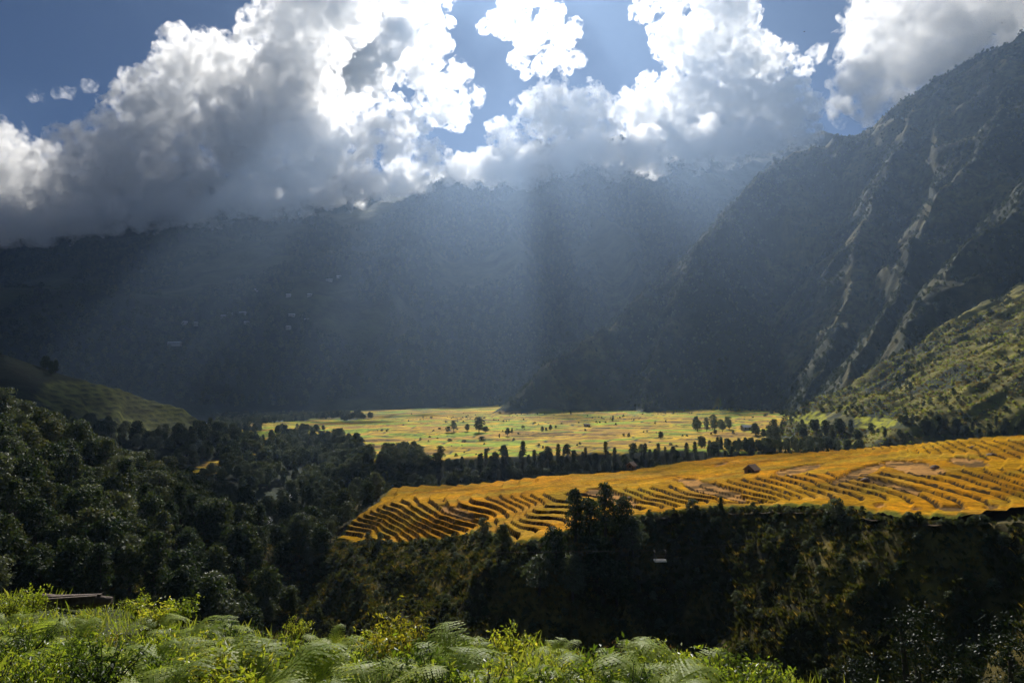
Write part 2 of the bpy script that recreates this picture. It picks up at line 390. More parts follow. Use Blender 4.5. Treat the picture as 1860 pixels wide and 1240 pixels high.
# ------------------------------------------------------------------ land meshes
def slope_of(X, Y, Z, F):
    a, b, c = Z[F[:, 0]], Z[F[:, 1]], Z[F[:, 3]]
    return a, b, c
def cover_of(x, y, z):
    """base colour of the ground: forest floor, dry grass, rice, by place"""
    n = len(x)
    forest = np.array([.022, .032, .014]); grass = np.array([.115, .10, .028]); olive = np.array([.085, .085, .022])
    c = np.tile(forest, (n, 1))
    m = smooth(.0, .45, fbm(x / 70, y / 70, 4, 201))[:, None]
    rm = (y > 500) & (x > -60)
    c = np.where(rm[:, None], forest * (1 - m) + grass * m, c)
    farm = (y > 1150) & ~((x > 300) & (y < 1900))
    f2 = smooth(.05, .4, fbm(x / 160, y / 160, 4, 205))[:, None] * .6
    c = np.where(farm[:, None], forest * 1.2 * (1 - f2) + olive * f2, c)
    # right hill: grassy
    hl = (right_hill(x, y) > z - 2.5) & (hill_spur(x, y) < z - 5) & (x > 120) & (y < 700) & (y > 300)
    g3 = smooth(-.35, .15, fbm(x / 30, y / 30, 4, 207))[:, None]
    c = np.where(hl[:, None], forest * (1 - g3) + np.array([.20, .18, .035]) * g3, c)
    # mid-left terraces
    px, py = pix(x, np.maximum(y, 1), z)
    gt = inside(px, py, GREEN_TERR) & ((px < 1500) | (px > 1555)) & (y > 360) & (y < 680)
    c = np.where(gt[:, None], np.where(((z / 1.6) % 1 > .12)[:, None], np.array([.05, .06, .015]), np.array([.36, .36, .012])) * (1 + .3 * fbm(x / 8, y / 8, 2, 219))[:, None], c)
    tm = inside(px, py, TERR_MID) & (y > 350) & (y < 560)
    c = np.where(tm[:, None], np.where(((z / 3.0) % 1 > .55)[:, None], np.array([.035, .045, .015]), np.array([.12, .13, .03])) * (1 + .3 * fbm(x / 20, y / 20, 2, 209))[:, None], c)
    # valley rice
    vz = valley(x, y)
    vf = (np.abs(vz - z) < .5) & (y > 400) & (y < 1500)
    q = fbm(x / 35, y / 18, 3, 211)[:, None]
    ye = np.array([.56, .36, .008]); gr = np.array([.27, .36, .008]); ta = np.array([.36, .20, .02])
    fc = (gr * smooth(-.05, .3, q) + (1 - smooth(-.05, .3, q)) * (ye * smooth(-.45, -.1, q) + ta * (1 - smooth(-.45, -.1, q)))) * (1 + .3 * fbm(x / 9, y / 6, 2, 213)[:, None])
    st = valley(x + 1.5, y - 2.0); edge = np.abs(st - vz) > .3
    fc = np.where(edge[:, None], forest * 1.5, fc)
    c = np.where(vf[:, None], fc, c)
    bn = inside(x, y, LOWER_BENCH)
    c = np.where(bn[:, None], np.array([.32, .32, .03]), c)
    # plateau scarp: olive grass on spurs
    sc_ = (y < 230) & (y > 60) & (x > -75)
    s4 = smooth(-.1, .35, fbm(x / 6, y / 6, 4, 215) + .3 * fbm(x / 25, y / 25, 2, 217))[:, None]
    c = np.where(sc_[:, None], np.array([.045, .04, .014]) * (1 - s4) + np.array([.17, .13, .028]) * s4, c)
    return np.clip(c, 0, 1)
def land_patch(name, x0, x1, y0, y1, r, mat, holes=(), sink=0):
    X, Y, F = grid(x0, x1, y0, y1, r)
    Z = land(X, Y)
    keep = np.ones(len(F), bool)
    for hx0, hx1, hy0, hy1 in holes:
        fx, fy = X[F], Y[F]
        keep &= ~((fx > hx0 - .01) & (fx < hx1 + .01) & (fy > hy0 - .01) & (fy < hy1 + .01)).all(1)
    V = np.c_[X, Y, Z]; V, F2 = compact(V, F[keep])
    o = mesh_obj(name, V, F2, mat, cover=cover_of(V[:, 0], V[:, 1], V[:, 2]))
    return structure(o)
NEAR = (-300, 240, 20, 320); MID = (-480, 720, 320, 1000); RGT = (60, 1500, 1000, 1960)
land_patch('gorge_ground', *NEAR, 1.2, M_LAND_NEAR)
land_patch('valley_floor', *MID, 2.4, M_LAND_MID)
land_patch('right_mountain', 60, 1500, 995.2, 1960, 5, M_LAND_MID)
land_patch('far_mountain', -3900, 3900, 985, 4600, 15, M_LAND_FAR, holes=[(75, 1485, 985, 1945)])
land_patch('outer_hills', -1500, 1500, -400, 1000, 20, M_LAND_MID, holes=[(-300, 240, 20, 1000), (-480, 720, 320, 1000)])
X, Y, F = grid(-26, 30, -2, 26, .2); Z = bank(X, Y) + .03
V = np.c_[X, Y, Z]
structure(mesh_obj('fern_bank', V, F, M_SOIL, cover=np.tile([.05, .06, .018], (len(V), 1))))

# plateau with its terraces
X, Y, F = grid(-46, 175, 92, 232, .34)
Nl = level(X, Y) + .10 * fbm(X / 2.2, Y / 2.2, 3, 301) + .16 * fbm(X / 9, Y / 9, 2, 303)
ins = inside(X, Y, PLAT)
lev = np.floor(Nl); fr = Nl - lev
# harvested patches (stubble) and cut-straw strips: (px, py, level, half width px, half height px)
cutm = np.zeros(len(X), bool); Zt0 = zlev(lev)
PX, PY = pix(X, Y, Zt0)
CUT = [(1660, 852, 62, 13, .12), (1560, 862, 55, 9, -.35), (1450, 856, 55, 8, -.2), (1760, 843, 40, 9, .1), (830, 932, 34, 10, .25), (1110, 905, 55, 12, .3), (1290, 890, 70, 12, .3),
       (1725, 928, 34, 6, 0), (1800, 925, 14, 6, 0), (1600, 922, 12, 5, 0), (1665, 928, 12, 4, 0), (1360, 917, 60, 2.5, 0), (1310, 845, 16, 3, -.3), (1620, 885, 60, 5, .25)]
for cx_, cy_, hw, hh, sh in CUT:
    q = ((PX - cx_) / hw) ** 2 + ((PY - cy_ - sh * (PX - cx_)) / hh) ** 2 + .5 * fbm(X / 3, Y / 3, 3, 305)
    cutm |= q < .85
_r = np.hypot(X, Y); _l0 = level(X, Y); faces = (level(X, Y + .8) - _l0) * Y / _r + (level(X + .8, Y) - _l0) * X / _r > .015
shadow_gap = smooth(.77, .81, fr) * faces  # crop-free strip shaped as a shadow gap below camera-facing risers
crop = np.where(cutm, .05, .45 * (1 - shadow_gap))
riser = np.clip((fr - .88) / .12, 0, 1); crop = np.where(cutm, .05, np.maximum(crop, .45 * riser))
Z = zlev(lev) * (1 - riser) + zlev(lev + 1) * riser
Z = Z + crop + np.where(cutm, .03, .09) * fbm(X / .8, Y / .8, 2, 307) + .05 * fbm(X / 3, Y / 3, 2, 309)
edge_d, _ = poly_near(X, Y, PLAT_LOOP)
Z = Z - .5 * (1 - smooth(0, 1.2, edge_d))
rice = np.array([.50, .225, .005]); rice2 = np.array([.46, .24, .006]); straw = np.array([.48, .25, .075]); mud = np.array([.16, .095, .035]); soil_and_shade = np.array([.045, .028, .010])
q = fbm(X / 22, Y / 14, 3, 311)[:, None]
C = rice * (1 - smooth(-.2, .3, q)) + rice2 * smooth(-.2, .3, q)
_lr = np.random.default_rng(5).uniform(.82, 1.12, 200); C = C * _lr[np.clip(lev, 0, 199).astype(int)][:, None]
_gp = smooth(.15, .4, fbm(X / 12, Y / 8, 3, 319))[:, None]; C = C * (1 - .55 * _gp) + np.array([.34, .25, .02]) * .55 * _gp
_sp = smooth(.2, .45, fbm(X / 16, Y / 7, 3, 321))[:, None]; C = C * (1 - .4 * _sp) + np.array([.56, .32, .05]) * .4 * _sp
C = C * (1 + .34 * fbm(X / 1.0, Y / .8, 2, 313)[:, None])
sm_ = smooth(-.25, .1, fbm(X / 7, Y / 4, 3, 315))[:, None]
C = np.where(cutm[:, None], straw * sm_ + mud * (1 - sm_), C)
C = np.where((faces & (fr > .78) & (riser < .97) & ~(cutm & (fr < .86)))[:, None], soil_and_shade * 1.1, C)  # dark soil colour painted over camera-facing risers to thicken their shade lines
gm = (1 - smooth(.3, 1.6, edge_d + .6 * fbm(X / 2, Y / 2, 2, 317)))[:, None]
C = C * (1 - gm) + np.array([.16, .17, .03]) * gm
V = np.c_[X, Y, Z]
fi = ins[F].all(1); Fl = lev[F].min(1)
Xb, Yb, Fb = grid(-46, 175, 92, 232, 2.0)
ib = inside(Xb, Yb, PLAT); kb = ib[Fb].any(1)
Zb = zlev(np.clip(level(Xb, Yb), 0, 60)) - .9
Vb, Fb2 = compact(np.c_[Xb, Yb, Zb], Fb[kb])
plateau = structure(mesh_obj('rice_plateau', Vb, Fb2, M_LAND_NEAR, cover=np.tile(soil_and_shade, (len(Vb), 1))))
for L in sorted(set(Fl[fi].tolist())):
    k = fi & (Fl == L)
    if k.sum() < 12: continue
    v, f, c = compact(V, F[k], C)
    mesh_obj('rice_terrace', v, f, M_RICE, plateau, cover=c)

# ------------------------------------------------------------------ clouds
def cloud_mat(name, dens, aniso=.6, het=None):
    m, n, o = newmat(name)
    pv = N(n, 'VolumePrincipled', Anisotropy=aniso, Density=dens); pv.inputs['Color'].default_value = (1, 1, 1, 1)
    if het:
        sc_, lo, hi, rate = het
        g = N(n, 'NewGeometry'); nz = N(n, 'TexNoise', Scale=sc_, Detail=4, Roughness=.6); n.links.new(g.outputs['Position'], nz.inputs['Vector'])
        mr = N(n, 'MapRange'); mr.inputs[1].default_value = lo; mr.inputs[2].default_value = hi; mr.inputs[3].default_value = 0; mr.inputs[4].default_value = dens
        n.links.new(nz.outputs[0], mr.inputs[0]); n.links.new(mr.outputs[0], pv.inputs['Density']); m.cycles.volume_step_rate = rate
    n.links.new(pv.outputs[0], o.inputs['Volume']); return m
HET = (.02, .50, .64)
M_CLOUD = {k: cloud_mat('cumulus_' + k, .046, .6, HET + (r,)) for k, r in (('wide', .10), ('mid', .125))}
M_FARC = cloud_mat('cumulus_distant', .045, .6, (.0095, .50, .64, .1))
M_FARW = cloud_mat('cumulus_torn', .016, .6, (.016, .47, .62, .08))
M_CORE = cloud_mat('cumulus_core', .010, .5)
M_MIST = cloud_mat('cloud_base_mist', .018, .5)
M_WISP = cloud_mat('cloud_wisp', .012, .6, (.03, .46, .62, .2))
_iv, _if = blob(np.zeros(3), 1, 2)
def hull(name, blobs, mat, label, group, seed, voxel=8, lev=3, flat=-.55, amp=1.0, thin=.5, k=1.0, parent=None):
    r_ = np.random.default_rng(seed); sph = []; NK = {3: 12, 2: 9, 1: 6}
    def rec(c, r, l):
        sph.append((c, r))
        if l == 0: return
        for j in range(NK[l]):
            d = r_.normal(size=3); d /= np.linalg.norm(d)
            if d[2] < flat: continue
            rec(c + d * r * r_.uniform(.8, 1.05), r * r_.uniform(.24, .48), l - 1)
    for px, py, r, d in blobs:
        d = d + r_.uniform(-70, 70); n0 = len(sph)
        rec(at(px, py, d), k * r * .76 / 1240 * d, lev if r > 25 else 2)
        for i in range(n0, len(sph)): sph[i] = (sph[i][0] * (1, thin, 1) + (0, d * (1 - thin), 0), sph[i][1])
    V = np.concatenate([_iv * r + c for c, r in sph]); F = np.concatenate([_if + i * len(_iv) for i in range(len(sph))])
    o = mesh_obj(name, V, F, None)
    md = o.modifiers.new('r', 'REMESH'); md.mode = 'VOXEL'; md.voxel_size = voxel
    dg = bpy.context.evaluated_depsgraph_get(); m2 = bpy.data.meshes.new_from_object(o.evaluated_get(dg))
    o.modifiers.clear(); old = o.data; o.data = m2; bpy.data.meshes.remove(old)
    nv = len(m2.vertices); co = np.empty(nv * 3, np.float32); m2.vertices.foreach_get('co', co); co = co.reshape(-1, 3)
    no = np.empty(nv * 3, np.float32); m2.vertices.foreach_get('normal', no); no = no.reshape(-1, 3)
    dsp = 0
    for s_, a_ in ((60, 12), (27, 9), (13, 6)):
        p = co / s_; dsp = dsp + a_ * amp * (1 - 2 * np.abs(vn(p[:, 0], p[:, 1], p[:, 2], seed)))
    co = co + no * (np.asarray(dsp)[:, None] - 6 * amp)
    m2.vertices.foreach_set('co', co.astype(np.float32).ravel()); m2.update(); m2.materials.clear(); m2.materials.append(mat)
    m2.name = name; print(name, len(sph), nv)
    if parent: o.parent = parent; o['kind'] = 'stuff'; return o
    return tag(o, label, 'cloud', group)
def make_cloud(name, blobs, mat, label, group, seed, voxel=8, lev=3, flat=-.55, amp=1.0, thin=.5, core=True):
    o = hull(name, blobs, mat, label, group, seed, voxel, lev, flat, amp, thin, 1.16 if core else 1)
    if core: hull('core', [b for b in blobs if b[2] > 25], M_CORE, '', '', seed + 50, voxel * 1.6, 2, flat, .8, thin * .9, .70, o)
def dist(py, far, near, y0, y1): return far + (near - far) * float(np.clip((py - y0) / (y1 - y0), 0, 1))
CA = [(-60, 330, 110), (40, 340, 100), (140, 330, 95), (230, 290, 110), (300, 200, 95), (340, 120, 70), (420, 150, 100), (440, 260, 120), (330, 330, 95), (540, 60, 100), (520, 150, 120), (600, 0, 110), (480, 340, 70), (560, 260, 110),
      (380, 370, 50), (180, 385, 55), (20, 410, 45), (560, -60, 120), (800, -55, 66), (740, -30, 66), (850, -70, 36), (690, -55, 70), (825, -95, 46), (838, -132, 40), (785, -140, 50), (735, -115, 60), (650, -125, 70), (-150, 360, 110), (0, 400, 60), (90, 395, 60), (280, 380, 60), (560, 345, 55), (-80, 420, 55)]  # right-hand lobes above the view are added to shade the left hill and air
CA2 = [(640, 110, 100), (720, 70, 75), (760, 130, 62), (805, 190, 55), (670, 240, 90), (740, 240, 60), (600, 320, 70), (660, 335, 55), (740, 310, 50), (790, 300, 50), (790, 30, 32)]
CB = [(880, 50, 20), (930, 10, 40), (985, 120, 26), (955, 135, 16), (1025, 70, 30), (1050, 110, 20), (1045, 45, 18), (920, 45, 38), (960, 70, 42), (1000, 40, 38), (940, 108, 26), (1010, 100, 30), (980, -20, 46), (1030, 125, 18)]
CB2 = [(915, 245, 34), (965, 195, 34), (1000, 220, 55), (1050, 200, 48), (1050, 265, 55), (940, 280, 45), (1000, 290, 40), (1100, 285, 40), (880, 325, 24), (930, 318, 26), (985, 165, 22), (1070, 165, 22), (1100, 235, 36), (1085, 195, 26), (1010, 165, 26)]
CC = [(1180, 210, 65), (1250, 180, 80), (1330, 200, 80), (1160, 270, 45), (1230, 250, 55), (1320, 245, 50), (1400, 190, 70), (1440, 220, 48), (1350, 110, 72), (1280, 80, 70), (1220, 70, 52), (1330, 30, 62), (1400, 110, 45), (1300, -30, 70), (1220, -10, 45), (1170, 20, 26), (1460, 120, 25), (1120, 300, 34), (1190, 296, 36), (1260, 288, 36), (1330, 275, 36), (1400, 262, 34), (1455, 252, 30), (1130, 200, 34), (1475, 190, 26)]
CD = [(1560, 150, 60), (1620, 110, 95), (1700, 60, 110), (1600, 40, 75), (1780, 20, 120), (1555, 80, 40), (1525, 205, 25), (1860, 0, 120), (1680, -60, 120), (1800, -80, 120), (1590, 190, 45), (1680, 140, 50), (1490, 95, 18), (1760, 100, 45), (1840, 60, 45)]
_bl = [(-120, 452), (0, 438), (110, 424), (190, 414), (300, 408), (420, 394), (580, 376), (735, 354), (850, 338), (960, 330), (1080, 312), (1160, 306), (1300, 284), (1400, 266), (1500, 250)]
_br = np.random.default_rng(17); BASE = []
for q_ in range(95):
    x_ = _br.uniform(-120, 1500); r_q = _br.uniform(14, 40)
    BASE.append((x_, float(np.interp(x_, *zip(*_bl))) - r_q * .55 - _br.uniform(0, 30) + 4, r_q))
G = 'cumulus clouds over the valley'
if True:
    make_cloud('cloud', [(*b, dist(b[1], 2650, 2080, 150, 420)) for b in CA], M_CLOUD['wide'], 'huge grey cumulus bank with white edges covering the left mountain top', G, 1)
    make_cloud('cloud', [(805, 190, 50, 3300), (762, 128, 46, 3300), (830, 215, 28, 3300), (790, 75, 34, 2650), (832, 135, 32, 2650), (860, 175, 22, 2650)], M_CLOUD['mid'], 'ragged cloud lobe on the left rim of the central blue gap', G, 26, 8, thin=.5)
    make_cloud('cloud', [(1018, 92, 30, 3300), (1048, 112, 20, 3300), (1030, 66, 24, 3300)], M_CLOUD['mid'], 'small torn cloud hanging right of the central blue gap', G, 27, 7, thin=.5, core=False)
    make_cloud('cloud', [(*b, 5500) for b in CA2 if b[1] < 215 and b[:2] not in ((805, 190), (760, 130))], M_FARC, 'bright ragged cumulus just left of the central blue gap', G, 6, 15, thin=.3)
    make_cloud('cloud', [(*b, 2350 if b[0] < 690 else 2760) for b in CA2 if b[1] > 215], M_CLOUD['mid'], 'grey lower cloud between the big left bank and the far peak', G, 16, thin=.3, core=False)
    make_cloud('cloud', [(px_, -62, 46, 2650) for px_ in (905, 960)], M_CLOUD['mid'], 'unseen cloud added above the picture to shade the air and slope behind the plateau', G, 20, 9, thin=.5)  # out of view, added to shade the air and ground behind the plateau
    for i_, (px_, r0, lb_) in enumerate(((879, 8, 'far left'), (905, 6, 'left'), (946, 10, 'right'), (990, 7, 'far right'))):
        make_cloud('cloud', [(px_ + random.uniform(-2, 2), y_, r0, 7000) for y_ in (-72, -60, -48, -36, -26)], M_FARC, f'unseen cloud tuft added above the top edge to streak the beams, {lb_} of four', G, 40 + i_, 14, 2, thin=.6, core=False)  # unseen columns of cloud added to cut dark streaks into the beams
    make_cloud('cloud', [(*b, 7500) for b in CB], M_FARW, 'small ragged white cloud at the top centre between blue gaps', G, 2, 17, core=False)
    make_cloud('cloud', [(*b, dist(b[1], 3300, 2720, 160, 320)) for b in CB2], M_CLOUD['mid'], 'bright cloud wrapping the far peak below the blue gap at centre', G, 3, 7, thin=.3)
    make_cloud('cloud', [(*b, dist(b[1], 3900, 2620, 110, 280)) for b in CC], M_CLOUD['mid'], 'tall white cumulus tower right of centre above the light beams', G, 4, 9, thin=.4)
    make_cloud('cloud', [(*b, 1720) for b in CD], M_CLOUD['mid'], 'soft pale cloud resting on the right mountain ridge', G, 5, 6, thin=.4)
    make_cloud('cloud', [(*b, (2600 if 680 < b[0] else 1930) + _br.uniform(-120, 120)) for b in BASE], M_MIST, 'soft grey mist hanging along the underside of the cloud bank', G, 7, 9, 2, -2, 1.3, .6, False)
    for i_, (w_, lb_) in enumerate((([(104, 172, 7), (111, 170, 9), (119, 168, 10), (127, 165, 8)], 'largest of three tiny white wisps in the blue at upper left'), ([(156, 160, 6), (163, 158, 8), (171, 155, 6)], 'rightmost of three tiny white wisps at upper left'), ([(58, 177, 6), (65, 175, 8), (73, 173, 7)], 'leftmost of three tiny white wisps at upper left'))):
        make_cloud('cloud', [(*b, 2600) for b in w_], M_WISP, lb_, G, 8 + i_, 4, 2, -2, 1.2, .5, False)
# ------------------------------------------------------------------ trees
def leaves(P, D, s, rg, asp=.55, fold=.0):
    """one quad (a leaf or a spray of leaves) at each point P, lying roughly across direction D"""
    n = len(P); nrm = D + rg.normal(size=(n, 3)) * .7; nrm /= np.linalg.norm(nrm, axis=1)[:, None]
    t = np.cross(nrm, rg.normal(size=(n, 3))); t /= np.linalg.norm(t, axis=1)[:, None]; b = np.cross(nrm, t)
    s = (s * rg.uniform(.6, 1.3, n))[:, None]
    V = np.stack([P - t * s * .5, P + b * s * asp * .5 + nrm * s * fold, P + t * s * .55, P - b * s * asp * .5 + nrm * s * fold], 1).reshape(-1, 3)
    return V, np.arange(4 * n).reshape(n, 4)
def crown_mesh(seed, h, w, lobes, per, s, base=.25, narrow=0, asp=.6):
    rg = np.random.default_rng(seed); P = []; D = []
    for k in range(lobes):
        t = (k + rg.uniform(0, 1)) / lobes
        z = h * (base + (1 - base) * t * .92); rad = w * .5 * (math.sin(math.pi * (.16 + .80 * t)) ** .7) * (1 - narrow * t)
        a = k * 2.4 + rg.uniform(-.5, .5); rr = rad * rg.uniform(.25, .78)
        c = np.array([math.cos(a) * rr, math.sin(a) * rr, z]); lr = w * rg.uniform(.15, .25)
        d = rg.normal(size=(per, 3)); d /= np.linalg.norm(d, axis=1)[:, None]; d[:, 2] = np.where(d[:, 2] < -.3, -d[:, 2], d[:, 2])
        P.append(c + d * lr * np.array([1.15, 1.15, .75]) * rg.uniform(.55, 1.08, per)[:, None]); D.append(d)
    V, F = leaves(np.concatenate(P), np.concatenate(D), s, rg, asp); return V, F
def tube(pts, rad, k=6):
    V = []; F = []
    for i, (p, r) in enumerate(zip(pts, rad)):
        p = np.array(p, float); q = np.array(pts[min(i + 1, len(pts) - 1)], float) - np.array(pts[max(i - 1, 0)], float); q /= np.linalg.norm(q) + 1e-9
        u = np.cross(q, [.3, .9, .2]); u /= np.linalg.norm(u); v = np.cross(q, u)
        for j in range(k): V.append(p + r * (math.cos(2 * math.pi * j / k) * u + math.sin(2 * math.pi * j / k) * v))
    for i in range(len(pts) - 1):
        for j in range(k): F.append((i * k + j, i * k + (j + 1) % k, (i + 1) * k + (j + 1) % k, (i + 1) * k + j))
    return np.array(V), np.array(F)
def merge(parts):
    V = []; F = []; o = 0
    for v, f in parts: V.append(v); F.append(f + o); o += len(v)
    return np.concatenate(V), np.concatenate(F)
def trunk_mesh(seed, h, w, n=5):
    rg = np.random.default_rng(seed); b = h * .035
    pts = [(0, 0, -.6), (.05 * h * .1, 0, h * .25), (rg.normal() * .03 * h, rg.normal() * .03 * h, h * .55), (rg.normal() * .04 * h, rg.normal() * .04 * h, h * .9)]
    ps = [tube(pts, [b, b * .8, b * .5, b * .12])]
    for k in range(n):
        a = k * 2.4 + rg.uniform(-.4, .4); z0 = h * rg.uniform(.25, .6); r = w * .34
        ps.append(tube([(0, 0, z0), (math.cos(a) * r * .5, math.sin(a) * r * .5, z0 + h * .1), (math.cos(a) * r, math.sin(a) * r, z0 + h * .24)], [b * .4, b * .28, b * .08], 5))
    return merge(ps)
def as_mesh(name, VF, mat):
    o = mesh_obj(name, VF[0], VF[1], mat, smoothf=False); m = o.data; bpy.data.objects.remove(o); return m
KINDS = {}
def kind(name, mats, seeds, h, w, lobes, per, s, base, narrow=0, asp=.6):
    KINDS[name] = [(as_mesh('crown', crown_mesh(sd_, h, w, lobes, per, s, base, narrow, asp), mt), as_mesh('trunk', trunk_mesh(sd_, h, w), M_BARK), h) for sd_ in seeds for mt in mats]
kind('broad', (M_LEAF,), (1, 2, 3, 4), 9, 7.2, 24, 120, .55, .18)
kind('pale', (M_LEAF_PALE,), (5, 6), 9, 6.6, 22, 110, .5, .2)
kind('tall', (M_LEAF,), (7, 8, 9), 13, 6.2, 26, 110, .55, .16, .45)
kind('tallpale', (M_LEAF_PALE,), (10,), 13, 6, 26, 100, .5, .18, .45)
kind('bush', (M_LEAF,), (12, 13), 3, 3.4, 12, 110, .3, .05)
kind('bushpale', (M_LEAF_PALE,), (14,), 3, 3.0, 12, 110, .28, .05)
kind('bushgreen', (M_LEAF_OLIVE,), (15,), 3, 3.4, 12, 110, .3, .05)
def ground(x, y):
    return float(land(np.array([float(x)]), np.array([float(y)]))[0])
def tree(name, k, loc, hgt, label, cat='tree', group=None, v=None, wide=1.0):
    cm, tm, h0 = KINDS[k][(v if v is not None else random.randrange(99)) % len(KINDS[k])]
    s = hgt / h0; r = empty(name, loc, random.uniform(0, 6.28), 1); r.scale = (s * wide, s * wide, s)
    for nm, me in (('trunk', tm), ('crown', cm)):
        c = bpy.data.objects.new(nm, me); COL.objects.link(c); c.parent = r
    return tag(r, label, cat, group)
def plant(name, k, px, py, hpx, y0, y1, label, group=None, cat='tree', v=None, wide=1.0):
    p = hit(px, py, y0, y1)
    if p is None: print('no ground', px, py); return
    if inside(p[0], p[1], PLAT): p[2] += 1.0
    return tree(name, k, p - (0, 0, .15), hpx / 1240 * p[1], label, cat, group, v, wide)
# --- the forest on the left hillside
POLY_FOREST = [(-60, 660), (0, 715), (100, 770), (230, 838), (330, 860), (430, 890), (470, 945), (490, 1000), (470, 1075), (440, 1110), (300, 1110), (-60, 1100)]
def jitter_pts(x0, x1, y0, y1, sp, rg):
    xs = np.arange(x0, x1, sp); ys = np.arange(y0, y1, sp); A, B = np.meshgrid(xs, ys)
    A = A + rg.uniform(-.45, .45, A.shape) * sp; B = B + rg.uniform(-.45, .45, B.shape) * sp
    return A.ravel(), B.ravel()
FX, FY = jitter_pts(-215, -30, 62, 300, 5.6, rng); FZ = land(FX, FY); fpx, fpy = pix(FX, FY, FZ)
ok = inside(fpx, fpy, POLY_FOREST); FX, FY, FZ = FX[ok], FY[ok], FZ[ok]
o_ = np.argsort(FY); FX, FY, FZ = FX[o_], FY[o_], FZ[o_]
print('forest', len(FX))
REST = []
for i, (x, y, z) in enumerate(zip(FX, FY, FZ)):
    q = random.random(); k = 'broad' if q < .68 else 'pale' if q < .8 else 'tall'
    hh = random.uniform(6.0, 10.5) * (1.25 if k == 'tall' else 1)
    if i < 290:
        zone = 'beside the near bank' if y < 120 else 'halfway up' if y < 175 else 'near the ridge'
        look = {'broad': 'dark round crowned tree', 'pale': 'silvery green tree', 'tall': 'taller dark pointed tree'}[k]
        tree('forest_tree', k, (x, y, z - .3), hh, f'{look} in the left hillside forest, {zone}', 'tree', f'forest, {look}s {zone}')
    else: REST.append((x, y, z - .3, hh / 9))
# --- wooded slope left of the plateau and the mid-left hill
POLY_WEST = [(500, 960), (520, 900), (590, 860), (640, 835), (705, 850), (712, 885), (690, 900), (650, 930), (600, 965), (540, 985)]
FX, FY = jitter_pts(-120, -30, 150, 380, 6.2, rng); FZ = land(FX, FY); fpx, fpy = pix(FX, FY, FZ)
ok = inside(fpx, fpy, POLY_WEST) & ~inside(FX, FY, PLAT)
for x, y, z in zip(FX[ok], FY[ok], FZ[ok]):
    tree('slope_tree', random.choice(['broad', 'pale', 'broad', 'pale', 'tall']), (x, y, z - .3), random.uniform(5.5, 9), 'grey green tree on the steep slope left of the golden plateau', 'tree', 'trees on the slope left of the plateau')
POLY_MIDTREES = [(60, 650), (140, 668), (240, 690), (330, 720), (400, 765), (520, 800), (600, 850), (560, 900), (500, 900), (420, 860), (330, 830), (230, 800), (380, 790), (395, 770), (300, 695), (100, 700)]
FX, FY = jitter_pts(-420, -110, 330, 600, 12, rng); FZ = land(FX, FY); fpx, fpy = pix(FX, FY, FZ)
ok = inside(fpx, fpy, POLY_MIDTREES) & ~inside(fpx, fpy, TERR_MID)
for x, y, z in zip(FX[ok], FY[ok], FZ[ok]):
    tree('hill_tree', random.choice(['broad', 'tall', 'tall']), (x, y, z - .3), random.uniform(8, 14), 'dark tree on the shaded hill around the dim left terraces', 'tree', 'trees on the shaded hill with terraces at left')
print('mid', ok.sum())
for px, py, h in ((215, 790, 14), (285, 795, 16), (300, 798, 12), (190, 785, 10), (440, 790, 20), (80, 668, 24)):
    plant('broadleaf_tree', 'broad', px, py, h, 330, 560, 'dark rounded tree at the edge of the dim left terraces', 'trees edging the dim left terraces')
# --- tree belt on the scarp behind the plateau
FX, FY = jitter_pts(-100, 330, 402, 462, 5.0, rng); FZ = land(FX, FY)
ok = (FZ > -76) & (FZ < -50 + .04 * FX) & (FY < 455 + .05 * FX)
FX, FY, FZ = FX[ok], FY[ok], FZ[ok]; print('belt', ok.sum())
cnt = 0; _o = np.argsort(-FZ); FX, FY, FZ = FX[_o], FY[_o], FZ[_o]
for x, y, z in zip(FX, FY, FZ):
    k = random.choice(['tall', 'tall', 'broad', 'tallpale']); hh = random.uniform(5, 9)
    if cnt < 260:
        tree('belt_tree', k, (x, y, z - .4), hh, 'tall dark tree in the belt below the valley fields, behind the golden plateau', 'tree', 'tree belt behind the plateau'); cnt += 1
    else: REST.append((x, y, z, hh / 9))
